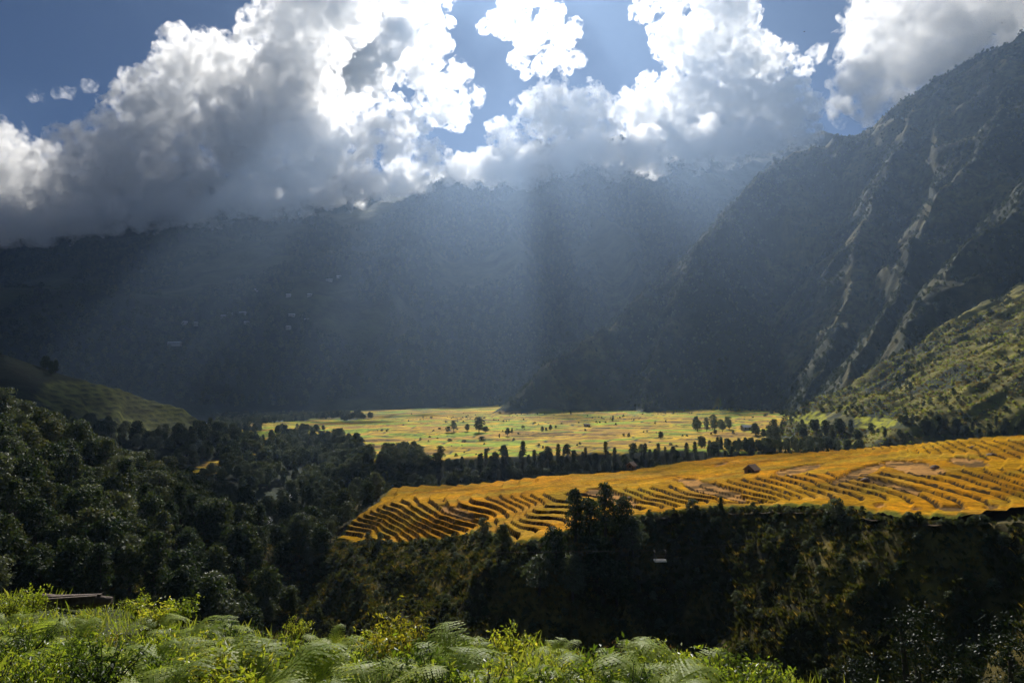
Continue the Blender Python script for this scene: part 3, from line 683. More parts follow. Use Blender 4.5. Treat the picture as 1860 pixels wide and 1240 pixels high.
# --- single trees on the valley fields
for px, py, h, k, wd, lb in ((870, 785, 28, 'broad', .95, 'tallest lone tree with an open crown on the far valley field'), (849, 783, 13, 'broad', 1, 'small round dark tree just left of the tall lone valley tree'),
        (882, 785, 11, 'broad', 1.6, 'low wide dark bush tree at the foot of the tall lone valley tree'), (814, 785, 11, 'broad', 1.2, 'low dark tree among shrubs at the left of the valley field'),
        (824, 783, 20, 'pale', .9, 'greyish tree behind the low tree at left of the valley field'), (922, 791, 14, 'broad', .9, 'larger of two trees standing close together mid valley field'),
        (930, 787, 11, 'tall', .8, 'slimmer of two trees standing close together mid valley field'), (985, 783, 9, 'broad', 1.0, 'left tree of the row of three on the valley field'),
        (992, 783, 7, 'broad', 1.0, 'lowest middle tree of the row of three on the valley field'), (1000, 782, 11, 'broad', .8, 'right tree of the row of three on the valley field'),
        (907, 795, 8, 'tall', .9, 'tiny slim dark tree below the pair on the valley field'), (875, 800, 8, 'bush', 1.8, 'wide dark thicket in the middle of the valley field'),
        (724, 815, 10, 'broad', .8, 'small tree at the left tip of the valley field'), (761, 813, 6, 'bush', 1.8, 'low dark thicket near the left tip of the valley field'),
        (1200, 797, 14, 'broad', 1, 'round dark tree on the dim right part of the valley field'), (1299, 789, 9, 'broad', 1.2, 'low dark tree near the pale thicket on the valley field'),
        (950, 777, 5, 'bush', 1.5, 'tiny bush near the far edge of the valley field'), (817, 801, 5, 'bush', 2, 'flat dark bush patch left of the middle thicket'), (843, 803, 5, 'bush', 1.8, 'flat dark bush just left of the middle thicket')):
    plant('lone_tree' if h > 8 else 'field_bush', k, px, py, h, 430, 1000, lb, 'trees scattered on the valley fields', 'tree' if h > 8 else 'bush', None, wd)
for px, py, h, k, lb in ((672, 840, 34, 'pale', 'bushy tree beside the small bright terraces at the field tip'), (700, 836, 20, 'broad', 'dark tree directly left of the small bright terraces'), (690, 850, 26, 'broad', 'dark tree below left of the small bright terraces'),
        (800, 835, 26, 'pale', 'hazy pale topped tree rising over the belt at the left'), (915, 832, 24, 'broad', 'rounded tree rising out of the belt below the pair of field trees'), (1030, 828, 22, 'broad', 'rounded tree rising out of the belt right of centre'),
        (1100, 828, 27, 'tallpale', 'tall slim tree rising above the belt under the dim field'), (950, 832, 32, 'tall', 'tallest slim tree rising out of the middle of the belt'), (1165, 826, 20, 'pale', 'pale tree at the right end of the belt')):
    plant('belt_tree', k, px, py, h, 380, 520, lb, 'tree belt behind the plateau')
# --- trees at the right end of the valley
for i in range(70):
    px = random.uniform(1370, 1900); t = (px - 1370) / 530
    py = random.uniform(772, 802) if px < 1560 else random.uniform(768, 800)
    p = hit(px, py, 300, 560)
    if p is None or inside(px, py - 6, GREEN_TERR): continue
    tree('grove_tree', random.choice(['broad', 'tall', 'broad', 'broad']), p - (0, 0, .3), random.uniform(5, 11) if px < 1580 else random.uniform(4, 7), 'dark tree in the grove between the plateau and the right hill', 'tree', 'grove at the foot of the right hill')
for i in range(16):
    px = random.uniform(1262, 1325); p = hit(px, random.uniform(772, 784), 430, 800)
    if p is None: continue
    tree('pale_tree', random.choice(['pale', 'broad', 'pale']), p, random.uniform(6, 11), 'hazy grey tree in the thicket at the right end of the valley field', 'tree', 'grey thicket on the valley field')
# --- trees on the plateau's front edge
EDGE = [(1045, 985, 100, 'tall', .9, 'tall dark tree at the left of the group before the plateau'), (1100, 980, 104, 'tall', .85, 'tallest dark tree standing in front of the golden plateau'), (1072, 1000, 92, 'broad', .8, 'bushy dark tree between the two tallest before the plateau'),
        (1130, 985, 80, 'broad', .8, 'dark tree at the right of the group before the plateau'), (1150, 1010, 70, 'pale', 1, 'greyish tree at the right foot of the group before the plateau'), (1010, 1040, 80, 'broad', .9, 'dark tree low at the left foot of the plateau group'),
        (1085, 1060, 84, 'broad', 1, 'dark tree low in front of the plateau group'), (1040, 1090, 80, 'pale', 1, 'greyish tree lowest in front of the plateau group'), (980, 1080, 70, 'pale', 1.1, 'greyish tree on the scarp left of the plateau group'), (1120, 1100, 80, 'broad', 1.1, 'dark tree deep in the gorge below the plateau group'),
        (878, 978, 38, 'pale', 1, 'small spreading tree on the plateau edge left of centre'), (915, 990, 38, 'broad', .9, 'small dark tree on the plateau edge at the curved terraces'), (668, 992, 26, 'pale', .8, 'left one of two little pale trees at the plateau corner'), (690, 992, 26, 'pale', .8, 'right one of two little pale trees at the plateau corner'),
        (1258, 932, 26, 'bushpale', 1, 'silvery bush on the plateau rim right of the tall group'), (1310, 928, 28, 'tall', .9, 'small dark tree on the plateau rim right of the silvery bush'), (910, 868, 22, 'bushgreen', 1, 'round bush at the back edge of the golden field'), (892, 870, 14, 'bushgreen', 1.2, 'lower bush left of the round one at the back edge'),
        (1283, 836, 14, 'bushgreen', 1.2, 'rounded bush on the back edge right of the small hut'), (600, 985, 40, 'pale', .8, 'pale tree left of the plateau corner'), (1520, 945, 40, 'bushpale', 1, 'grey bush on the shaded scarp below the stubble plots')]
for px, py, h, k, wd, lb in EDGE: plant('tree' if h > 30 else 'bush', k, px, py, h, 60, 260, lb, None, 'tree' if h > 30 else 'bush', None, wd)
# --- trees nobody could count: instanced woods
def gn_scatter(name, pts, variants, label, seed=0):
    """pts: x, y, z, scale"""
    pts = np.asarray(pts, float); m = bpy.data.meshes.new(name); m.vertices.add(len(pts)); m.vertices.foreach_set('co', pts[:, :3].astype(np.float32).ravel())
    rg = np.random.default_rng(seed)
    a = m.attributes.new('scl', 'FLOAT', 'POINT'); a.data.foreach_set('value', pts[:, 3].astype(np.float32))
    a = m.attributes.new('rot', 'FLOAT', 'POINT'); a.data.foreach_set('value', rg.uniform(0, 6.28, len(pts)).astype(np.float32))
    a = m.attributes.new('pick', 'INT', 'POINT'); a.data.foreach_set('value', rg.integers(0, len(variants), len(pts)).astype(np.int32))
    o = bpy.data.objects.new(name, m); COL.objects.link(o)
    ng = bpy.data.node_groups.new(name, 'GeometryNodeTree'); ng.interface.new_socket('Geometry', in_out='INPUT', socket_type='NodeSocketGeometry'); ng.interface.new_socket('Geometry', in_out='OUTPUT', socket_type='NodeSocketGeometry')
    L = ng.links; gi = ng.nodes.new('NodeGroupInput'); go = ng.nodes.new('NodeGroupOutput'); J = ng.nodes.new('GeometryNodeJoinGeometry')
    def attr(nm, t):
        q = ng.nodes.new('GeometryNodeInputNamedAttribute'); q.data_type = t; q.inputs[0].default_value = nm; return q.outputs[0]
    cx = ng.nodes.new('ShaderNodeCombineXYZ'); L.new(attr('rot', 'FLOAT'), cx.inputs[2])
    for i, src in enumerate(variants):
        oi = ng.nodes.new('GeometryNodeObjectInfo'); oi.inputs[0].default_value = src; oi.transform_space = 'ORIGINAL'
        eq = ng.nodes.new('FunctionNodeCompare'); eq.data_type = 'INT'; eq.operation = 'EQUAL'; L.new(attr('pick', 'INT'), eq.inputs[2]); eq.inputs[3].default_value = i
        ip = ng.nodes.new('GeometryNodeInstanceOnPoints'); L.new(gi.outputs[0], ip.inputs['Points']); L.new(eq.outputs[0], ip.inputs['Selection']); L.new(oi.outputs['Geometry'], ip.inputs['Instance'])
        L.new(cx.outputs[0], ip.inputs['Rotation']); L.new(attr('scl', 'FLOAT'), ip.inputs['Scale']); L.new(ip.outputs[0], J.inputs[0])
    L.new(J.outputs[0], go.inputs[0])
    md = o.modifiers.new('scatter', 'NODES'); md.node_group = ng
    return stuff(o, label, 'trees' if 'tree' in label or 'wood' in label else 'scrub')
def first_crown(me):
    for q in COL.objects:
        if q.data == me: return q
def clump(name, seed, mat, h=8, w=7, lobes=9, per=34, s=1.5):
    o = mesh_obj(name, *crown_mesh(seed, h, w, lobes, per, s, .02), mat, smoothf=False); return o
broad = [first_crown(k[0]) for k in KINDS['broad'] + KINDS['pale']]
broad = [b for b in broad if b]
if REST: gn_scatter('forest_trees', REST, broad, 'further dark trees filling the woods between the nearer ones', 1)
def scatter(n, x0, x1, y0, y1, cond, smin, smax, rg):
    x = rg.uniform(x0, x1, n); y = rg.uniform(y0, y1, n)
    k = np.abs(x) < .82 * y + 40; x, y = x[k], y[k]
    z = land(x, y); k = cond(x, y, z); x, y, z = x[k], y[k], z[k]
    return np.c_[x, y, z - .4, rg.uniform(smin, smax, len(x))]
def forest_ok(x, y, z):
    m = fbm(x / 70, y / 70, 4, 201); return (z > -40) & ((m < .04) | (rng.uniform(0, 1, len(x)) < .34)) & ~((right_hill(x, y) > z - 3) & (x > 120) & (y < 700))
pm = scatter(56000, -60, 1250, 560, 1620, forest_ok, .3, .75, rng); print('mountain wood', len(pm))
CL = [clump('wood', 31 + i, M_LEAF) for i in range(3)] + [clump('wood', 34, M_LEAF_PALE)]
for c in CL: c.location = (0, 0, -300)
def place_clump(c, p):   # the sources stand in the wood themselves
    c.location = p[:3]; c.scale = (p[3],) * 3
for c, p in zip(CL, pm[:4]):
    place_clump(c, p); stuff(c, 'part of the dark woods covering the right mountain', 'trees')
gn_scatter('mountain_woods', pm[4:], CL, 'dark woods and scrub trees covering the ribs of the right mountain', 2)
pf = scatter(60000, -2600, 2200, 1250, 2900, lambda x, y, z: (z > -50) & ((x < 250) | (y > 1700)) & (fbm(x / 160, y / 160, 4, 205) < .25), .9, 2.0, rng); print('far wood', len(pf))
gn_scatter('far_woods', pf, CL[:3], 'hazy dark woods on the far mountain under the clouds', 3)
ph = scatter(4500, 150, 620, 380, 700, lambda x, y, z: (right_hill(x, y) > z - 3) & ~inside(*pix(x, y, z), GREEN_TERR) & (fbm(x / 26, y / 26, 3, 405) > -.12), .10, .5, rng)
gn_scatter('hill_scrub', ph, CL, 'dark scrub dotting the sunny right hill', 4)
BU = [first_crown(KINDS[k][0][0]) for k in ('bush', 'bushpale', 'bushgreen')]; 
pb = KINDS['bush'] 
for q in (KINDS['bush'][0], KINDS['bush'][1]):
    if first_crown(q[0]) is None: pass
BU = [b for b in BU if b]
def scarp_ok(x, y, z):
    return ~inside(x, y, PLAT) & (y > 60) & (z < -13) & (z > -62)
ps = np.r_[scatter(5000, -75, 130, 70, 235, scarp_ok, .2, .6, rng), scatter(42000, -75, 130, 75, 180, scarp_ok, .06, .22, rng)]; print('scarp', len(ps))
gn_scatter('scarp_scrub', ps, BU, 'dark tangled scrub clothing the shaded scarp below the plateau', 5)
rx, ry = jitter_pts(PLAT[0][0] - 2, 120, 90, 170, .9, rng); d_, z_ = poly_near(rx, ry, PLAT_LOOP)
k = (d_ < 1.3) & ~inside(rx, ry, PLAT) & (ry < 170)
gn_scatter('rim_scrub', np.c_[rx[k], ry[k], land(rx[k], ry[k]) - .1, rng.uniform(.12, .42, k.sum())], BU, 'ragged green scrub along the rim of the plateau', 6)

def gorge_ok(x, y, z):
    d, _ = poly_near(x, y, RIVER); px_, py_ = pix(x, y, z)
    return (d > np.where(y < 530, 7 + .012 * y, 2.0)) & (z < -22) & ~inside(x, y, PLAT) & ~inside(px_, py_, TERR_MID) & ~((np.abs(valley(x, y) - z) < .6) & (y > 400)) & ~inside(px_, py_, POLY_FOREST)
pg = scatter(11000, -520, -45, 120, 1150, gorge_ok, .55, 1.15, rng); print('gorge', len(pg))
gn_scatter('gorge_woods', pg, broad, 'dark woods filling the river gorge at left', 8)

pn = scatter(5200, -40, 75, 20, 75, lambda x, y, z: y > np.interp(x, _cx, _cy) + 1.5, .15, .55, rng)
gn_scatter('bank_scrub', pn, BU, 'dark scrub on the steep drop below the near bank', 9)

def hedge_ok(x, y, z):
    vz = valley(x, y); e = (np.abs(valley(x + 1.2, y - 1.6) - vz) > .3) | (np.abs(valley(x - 1.2, y - 1.6) - vz) > .3)
    return (np.abs(vz - z) < .5) & e & (fbm(x / 25, y / 25, 3, 411) > .16)
pv_ = scatter(9000, -160, 330, 440, 1050, hedge_ok, .25, .9, rng); print('hedge', len(pv_))
gn_scatter('field_hedges', pv_, BU, 'low dark hedge scrub along the small field steps in the valley', 10)

def tuft(seed, mat, n=22, h=.6):
    rg = np.random.default_rng(seed); a = rg.uniform(0, 6.28, n); hh = h * rg.uniform(.5, 1.1, n); ln = hh * rg.uniform(.2, .9, n); w_ = .035
    B = np.c_[rg.normal(0, .1, n), rg.normal(0, .1, n), np.full(n, -.05)]; dx = np.c_[np.cos(a), np.sin(a), 0 * a]; sx = np.c_[-np.sin(a), np.cos(a), 0 * a]
    up = lambda f: np.c_[0 * a, 0 * a, hh * f]
    V = np.stack([B - sx * w_, B + sx * w_, B + dx * (ln * .35)[:, None] + up(.65) + sx * w_, B + dx * ln[:, None] + up(1)], 1).reshape(-1, 3)
    return mesh_obj('grass_tuft', V, np.arange(4 * n).reshape(n, 4), mat, smoothf=False)
TU = [tuft(1, M_LEAF_OLIVE), tuft(2, M_LEAF_OLIVE), tuft(3, M_DRYGRASS), tuft(4, M_GRASS)]
pt = scatter(75000, -75, 130, 78, 175, scarp_ok, .6, 1.7, rng); print('tufts', len(pt))
for c, p_ in zip(TU, pt[:4]): place_clump(c, p_); stuff(c, 'wild grass tufts on the scarp below the plateau', 'grass')
gn_scatter('scarp_grass', pt[4:], [TU[0], TU[1], TU[1], TU[0], TU[2]], 'coarse olive and straw coloured grass on the scarp scrub below the plateau', 11)
pt = scatter(26000, 130, 560, 330, 640, lambda x, y, z: ((right_hill(x, y) > z - 3) & (hill_spur(x, y) < z - 4) & ~inside(*pix(x, y, z), GREEN_TERR)), 1.0, 3.0, rng)
gn_scatter('hill_grass', pt, TU[2:], 'rough olive grass scrub covering the sunny right hill', 12)
# ------------------------------------------------------------------ river
def ribbon(P, half, lift, n=160):
    P = np.array(P, float); s = np.r_[0, np.cumsum(np.linalg.norm(np.diff(P[:, :2], axis=0), axis=1))]
    t = np.linspace(0, s[-1], n); C = np.stack([np.interp(t, s, P[:, k]) for k in range(3)], 1)
    T = np.gradient(C[:, :2], axis=0); T /= np.linalg.norm(T, axis=1)[:, None]; Nn = np.c_[-T[:, 1], T[:, 0]]
    V = []
    for k in range(7):
        o = (k / 6 * 2 - 1) * half
        q = C.copy(); q[:, :2] += Nn * o; q[:, 2] += lift + .25 * vn(q[:, 0] / 3, q[:, 1] / 3, None, 501); V.append(q)
    V = np.stack(V, 1).reshape(-1, 3); i = np.arange(n * 7).reshape(n, 7)
    return V, np.stack([i[:-1, :-1], i[:-1, 1:], i[1:, 1:], i[1:, :-1]], -1).reshape(-1, 4)
m, n, o = newmat('white_water')
g = N(n, 'NewGeometry'); nz = N(n, 'TexNoise', Scale=.35, Detail=5, Roughness=.7); n.links.new(g.outputs['Position'], nz.inputs['Vector'])
c = ramp(n, nz.outputs[0], [(.42, (.03, .045, .05)), (.55, (.5, .52, .55))]); r_ = ramp(n, nz.outputs[0], [(.42, (.08,) * 3), (.55, (.7,) * 3)])
p = N(n, 'BsdfPrincipled'); n.links.new(c, p.inputs['Base Color']); n.links.new(r_, p.inputs['Roughness'])
b = N(n, 'Bump', Strength=.6, Distance=.4); n.links.new(nz.outputs[0], b.inputs['Height']); n.links.new(b.outputs[0], p.inputs['Normal']); n.links.new(p.outputs[0], o.inputs[0])
M_WATER = m
structure(mesh_obj('river', *ribbon([p for p in RIVER if p[1] < 530], 3.6, .9), M_WATER))

# ------------------------------------------------------------------ boxes, huts, houses
def box(x0, x1, y0, y1, z0, z1):
    V = np.array([(x, y, z) for z in (z0, z1) for y in (y0, y1) for x in (x0, x1)], float)
    return V, np.array([(0, 2, 3, 1), (4, 5, 7, 6), (0, 1, 5, 4), (2, 6, 7, 3), (0, 4, 6, 2), (1, 3, 7, 5)])
def gable(w, d, z0, h, ov, th):
    ps = []
    for s in (-1, 1):
        a = np.array([(0, z0 + h), (s * (w / 2 + ov), z0 - h * ov / (w / 2) * .9)])
        V = []
        for y in (-d / 2 - ov, d / 2 + ov):
            for (x, z) in (a[0], a[1]): V += [(x, y, z), (x, y, z - th)]
        V = np.array(V, float) + (0, 0, .002 * s)
        F = np.array([(0, 2, 6, 4), (1, 5, 7, 3), (0, 1, 3, 2), (4, 6, 7, 5), (2, 3, 7, 6), (0, 4, 5, 1)])
        ps.append((V, F))
    return ps
M_MAT = plain_mat('woven_bamboo_wall', (.10, .06, .03), (.20, .13, .07), 12, .9, .4)
M_THATCH = plain_mat('thatch', (.20, .13, .085), (.36, .26, .18), 9, .95, .8)
M_WOOD = plain_mat('weathered_wood', (.07, .045, .03), (.19, .14, .10), 7, .85, .7)
M_PALEWALL = plain_mat('pale_wall', (.22, .22, .21), (.34, .33, .31), 3, .9, .1)
M_TIN = plain_mat('tin_roof', (.25, .27, .3), (.42, .44, .47), 2, .5, .05)
M_DARK = plain_mat('dark_opening', (.01, .009, .008), (.02, .018, .015), 3, .9, 0)
def hut(px, py, y0, y1, w, d, hw, hr, rz, label):
    p = hit(px, py, y0, y1); p[2] += 1.25
    r = empty('field_hut', p, rz); tag(r, label, 'hut')
    t = .08
    for (x0, x1, y0_, y1_) in ((-w / 2, w / 2, -d / 2, -d / 2 + t), (-w / 2, w / 2, d / 2 - t, d / 2), (-w / 2, -w / 2 + t, -d / 2 + t, d / 2 - t), (w / 2 - t, w / 2, -d / 2 + t, d / 2 - t)):
        mesh_obj('wall', *box(x0, x1, y0_, y1_, -.5, hw), M_MAT, r, smoothf=False)
    mesh_obj('door', *box(-.35, .35, -d / 2 - .03, -d / 2 - .003, 0, hw * .8), M_DARK, r, smoothf=False)
    for x in (-w / 2 - .06, w / 2 + .06):
        for y in (-d / 2 - .06, d / 2 + .06): mesh_obj('post', *tube([(x, y, -.6), (x, y, hw * 1.0)], [.06, .05]), M_WOOD, r)
    for vf in gable(w, d, hw, hr, .35, .14): mesh_obj('roof', *vf, M_THATCH, r, smoothf=False)
    for s in (-1, 1):
        y = s * (d / 2 - .05); V = np.array([(-w / 2, y, hw), (w / 2, y, hw), (0, y, hw + hr * .9), (-w / 2, y - s * .06, hw), (w / 2, y - s * .06, hw), (0, y - s * .06, hw + hr * .9)], float)
        mesh_obj('gable_wall', V, np.array([(0, 1, 2), (3, 5, 4)]), M_MAT, r, smoothf=False)
    return r
hut(1366, 869, 100, 230, 2.3, 2.0, 1.1, .9, -.9, 'larger thatched field hut standing among the golden terraces')
hut(1147, 857, 120, 245, 2.0, 1.8, .8, .8, -.7, 'small thatched hut at the back edge of the golden field')
def house(px, py, y0, y1, w, d, h, label, group, rz, nm='farm_house', roof=None):
    p = hit(px, py, y0, y1)
    if p is None: return
    r = empty(nm, p, rz); tag(r, label, 'house', group)
    wl = mesh_obj('wall', *box(-w / 2, w / 2, -d / 2, d / 2, -3, h), M_PALEWALL, r, smoothf=False)
    for k in range(max(1, int(w / 3.2))):
        x = -w / 2 + (k + .5) * w / max(1, int(w / 3.2)); mesh_obj('window', *box(x - .5, x + .5, -d / 2 - .05, -d / 2 - .003, h * .4, h * .8), M_DARK, wl, smoothf=False)
    # the ridge of the roof runs along the long side
    for (V, F) in gable(d, w, h, d * .28, .6, .2):
        V = V[:, [1, 0, 2]]; mesh_obj('roof', V, F[:, ::-1], roof or M_TIN, r, smoothf=False)
G = 'far farm houses on the village spur'
for i, (px, py, w, lb) in enumerate(((530, 575, 13, 'brightest white farmhouse on the far hillside'), (524, 597, 9, 'lowest small farmhouse below the brightest one on the far hillside'), (317, 626, 30, 'long pale building alone on the lower far hillside'),
        (464, 529, 14, 'pale farmhouse high on the left of the far village'), (598, 511, 16, 'left house of the topmost pair on the far hillside'), (615, 505, 12, 'right house of the topmost pair on the far hillside'),
        (559, 499, 9, 'small house highest above the far village'), (335, 589, 12, 'left of two houses side by side at the left edge of the far village'), (354, 590, 10, 'right of two houses side by side at the left edge of the far village'),
        (406, 577, 10, 'left house of the little row at left in the far village'), (418, 573, 10, 'middle house of the little row at left in the far village'), (441, 571, 14, 'right house of the little row at left in the far village'),
        (552, 575, 10, 'house just right of the brightest farmhouse'), (557, 583, 8, 'house below right of the brightest farmhouse'), (524, 539, 10, 'left one of two houses in the upper far village'), (563, 538, 10, 'right one of two houses in the upper far village'),
        (448, 589, 9, 'house below the little row in the far village'))):
    house(px, py, 1300, 2900, w, 7, 4.5, lb, G, random.uniform(-.3, .3))
house(1359, 781, 430, 900, 11, 6, 3, 'pale roofed house beside the thicket at the right end of the valley', None, .1)
house(1066, 775, 430, 1000, 5, 4, 2.4, 'tiny dark hut on the far edge of the valley field', None, .2, 'field_shed', M_THATCH)

# ------------------------------------------------------------------ straw heaps
def heap(px, py, r, label, i):
    p = hit(px, py, 80, 250); p[2] += 1.0
    V, F = blob(np.zeros(3), 1, 3); a = vn(V[:, 0] * 2.2 + i * 7, V[:, 1] * 2.2, V[:, 2] * 2.2, 7)
    V = V * (1 + .22 * a + .08 * vn(V[:, 0] * 7, V[:, 1] * 7, V[:, 2] * 7, 9))[:, None]; V[:, 2] = np.maximum(V[:, 2], -.3) * .72
    rg = np.random.default_rng(i); D = rg.normal(size=(260, 3)); D /= np.linalg.norm(D, axis=1)[:, None]; D[:, 2] = np.abs(D[:, 2])
    L = leaves(D * (1.03, 1.03, .74), D, .34, rg, .09)
    rt = empty('straw_heap', p + (0, 0, .1 * r), 0, r); tag(rt, label, 'straw heap', 'straw heaps on the golden terraces')
    mesh_obj('straw_body', V, F, M_THATCH, rt); mesh_obj('loose_straw', *L, M_DRY, rt, smoothf=False)
for i, a in enumerate(((1572, 883, .75, 'round straw heap beside the darkest terrace steps'), (1698, 860, .8, 'straw heap in front of the stubble patch at right'), (1801, 838, .95, 'straw heap right of the stubble patch near the frame edge'),
                       (1767, 822, .7, 'smallest straw heap high on the golden field'), (1143, 914, .5, 'pale bundle on the cut terraces right of the tall trees'))): heap(*a, i)

# ------------------------------------------------------------------ ropeway basket over the gorge
M_STEEL = plain_mat('painted_steel', (.55, .50, .46), (.75, .70, .64), 5, .5, .1); M_WIRE = plain_mat('rusty_wire', (.05, .035, .03), (.09, .06, .05), 4, .6, 0, .4)
bp = at(1199, 1019, 72); rt = empty('cargo_basket', bp, .05); tag(rt, 'small open metal basket hanging from a cable over the dark gorge', 'basket')
w2, d2, h2 = .58, .34, .16
mesh_obj('floor_panel', *box(-w2, w2, -d2, d2, 0, .03), M_STEEL, rt, smoothf=False)
for x0, x1, y0, y1 in ((-w2, w2, -d2 - .03, -d2), (-w2, w2, d2, d2 + .03), (-w2 - .03, -w2, -d2, d2), (w2, w2 + .03, -d2, d2)): mesh_obj('side_panel', *box(x0, x1, y0, y1, 0, h2), M_STEEL, rt, smoothf=False)
for s in (-1, 1):
    for t in (-1, 1): mesh_obj('hanger_rod', *tube([(s * w2, t * d2, h2), (s * w2, 0, 1.0)], [.018, .018], 5), M_WIRE, rt)
mesh_obj('crossbar', *tube([(-w2, 0, .55), (w2, 0, .55)], [.02, .02], 5), M_WIRE, rt)
for s in (-1, 1): mesh_obj('pulley', *tube([(s * w2, -.05, 1.06), (s * w2, .05, 1.06)], [.09, .09], 10), M_WIRE, rt)
c0 = hit(640, 1010, 60, 200); c1 = hit(1760, 960, 60, 200); mid = bp + (0, 0, 1.15)
cab = []
for A_, B_ in ((c0 + (0, 0, 1.2), mid), (mid, c1 + (0, 0, 1.2))):
    for t in np.linspace(0, 1, 12): cab.append(A_ * (1 - t) + B_ * t - np.array([0, 0, 1.2]) * 4 * t * (1 - t) * .25)
tag(mesh_obj('ropeway_cable', *tube(cab, [.016] * len(cab), 5), M_WIRE), 'thin dark cable crossing the gorge above the metal basket', 'cable')

# ------------------------------------------------------------------ birds
def bird(px, py, d, s, label):
    r = empty('bird', at(px, py, d), .6, s); r.rotation_euler = (.2, -.5, .6); tag(r, label, 'bird')
    V, F = blob(np.zeros(3), 1, 2); V = V * (.07, .22, .065); V[:, 0] *= 1 - .5 * np.clip(-V[:, 1] / .22, 0, 1); mesh_obj('body', V, F, M_DARK, r)
    for q in (-1, 1):
        V = np.array([(q * .04, .1, .02), (q * .04, -.08, .02), (q * .3, -.1, .12), (q * .3, .09, .13), (q * .52, -.12, .09), (q * .5, .0, .1)]); mesh_obj('wing', V, np.array([(0, 1, 2, 3), (3, 2, 4, 5)]), M_DARK, r)
    V = np.array([(-.03, -.18, 0), (.03, -.18, 0), (.08, -.36, .01), (-.08, -.36, .01)]); mesh_obj('tail', V, np.array([(0, 1, 2, 3)]), M_DARK, r)
bird(1461, 58, 70, .42, 'tiny dark bird in the blue gap at upper right')
bird(1820, 42, 90, .45, 'tiny dark bird before the pale cloud at the right corner')

# ------------------------------------------------------------------ plants on the near bank
def bz(x, y): return float(bank(np.array([float(x)]), np.array([float(y)]))[0])
def frond_mesh(seed, L=.85, n=24):
    rg = np.random.default_rng(seed); ps = []; rise = rg.uniform(.5, .8); droop = rg.uniform(.75, 1.15); side = rg.uniform(-.12, .12)
    def pos(t): return np.array([L * t * (1 - .12 * t), side * t * t * L, L * (rise * t * 1.5 - droop * t * t)])
    ps.append(tube([pos(t) for t in np.linspace(0, 1, 9)], [.007 * (1 - .8 * t) for t in np.linspace(0, 1, 9)], 4)); quads = []
    for k in range(n):
        t = .14 + .86 * k / n; c = pos(t); d = pos(min(t + .02, 1.02)) - pos(t - .02); d /= np.linalg.norm(d)
        up = np.cross(d, [0, 1, 0]); up /= np.linalg.norm(up); up *= np.sign(up[2] + 1e-6)
        l = .30 * L * math.sin(math.pi * min(1, .12 + .92 * t)) ** .8 * rg.uniform(.85, 1.1) + .015
        for s in (-1, 1):
            a = np.cross(up, d) * s + d * .45 + up * rg.uniform(-.25, .12); a /= np.linalg.norm(a); b = np.cross(up, a)
            for j in range(5):     # five leaflets to each pinna
                u0 = j / 5; wd = .022 * L / .85 * (1 - u0 * .7)
                q0 = c + a * l * u0 - up * l * .22 * u0 * u0; q1 = c + a * l * (u0 + .22) - up * l * .22 * (u0 + .2) ** 2
                quads.append([q0, q0 * .45 + q1 * .55 + b * wd, q1, q0 * .45 + q1 * .55 - b * wd])
    V = np.array(quads).reshape(-1, 3); ps.append((V, np.arange(len(V)).reshape(-1, 4)))
    return as_mesh('frond', merge(ps), M_FERN)
FROND = [frond_mesh(600 + i) for i in range(6)]
def fern(px, py, y0, y1, s, label, nf=8, grp='ferns on the near bank', p=None):
    if p is None:
        a, b_ = dep(px, py); ys = np.linspace(y0, y1, 400); zz = bank(a * ys, ys); k = np.nonzero(zz + .35 * s >= b_ * ys)[0]
        if len(k) == 0: return
        y = ys[k[0]]; p = (a * y, y, bz(a * y, y))
    r = empty('fern', p, random.uniform(0, 6.28), s); tag(r, label, 'fern', grp)
    for k in range(nf):
        o = bpy.data.objects.new('frond', FROND[random.randrange(6)]); COL.objects.link(o); o.parent = r
        o.rotation_euler = (random.uniform(-.2, .2), random.uniform(-.35, .15), k * 6.283 / nf + random.uniform(-.3, .3)); q = random.uniform(.75, 1.15); o.scale = (q, q, q); o.location = (0, 0, .22)
BIGF = [(860, 1140, 1.5, 12, 'largest arching fern clump on the crest at centre'), (900, 1150, 1.3, 10, 'big fern just right of the largest clump on the crest'), (955, 1148, 1.1, 9, 'fern with a curled frond at the right end of the crest clump'), (835, 1165, 1.2, 10, 'big fern below left of the crest clump'),
        (1265, 1190, 1.3, 8, 'pale arching fern rising at the right end of the bank'), (1060, 1185, 1.1, 9, 'fern on the crest edge below the tall trees'), (1010, 1180, 1.1, 9, 'fern on the bank left of the crest edge'), (440, 1120, 1.2, 9, 'pale fern on the crest left of centre'), (520, 1195, 1.2, 8, 'bright fern with drooping fronds at lower left of centre'),
        (820, 1225, 1.2, 9, 'bright fern at the bottom edge near the centre'), (1100, 1225, 1.2, 9, 'pale fern at the bottom edge right of centre'), (1170, 1215, 1.2, 9, 'pale fern beside the one at the bottom edge right of centre'), (300, 1190, 1.1, 9, 'fern in the lower left of the bank'), (120, 1195, 1.1, 9, 'fern near the lower left corner')]
for px, py, s, nf, lb in BIGF: fern(px, py, 7, 23, s * .78, lb, nf, None)
for i in range(50):
    px = random.uniform(-20, 1330); lo = np.interp(px, [0, 330, 640, 1080, 1350], [1110, 1140, 1175, 1200, 1222])
    py = random.uniform(lo, 1262); side = 'left part of' if px < 620 else 'right part of' if px > 1000 else 'middle of'
    fern(px, py, 6, 23, random.uniform(.4, 1.1), f'ordinary small fern among shrubs in the {side} the near bank', random.randint(6, 9), f'small ferns, {side} the bank')

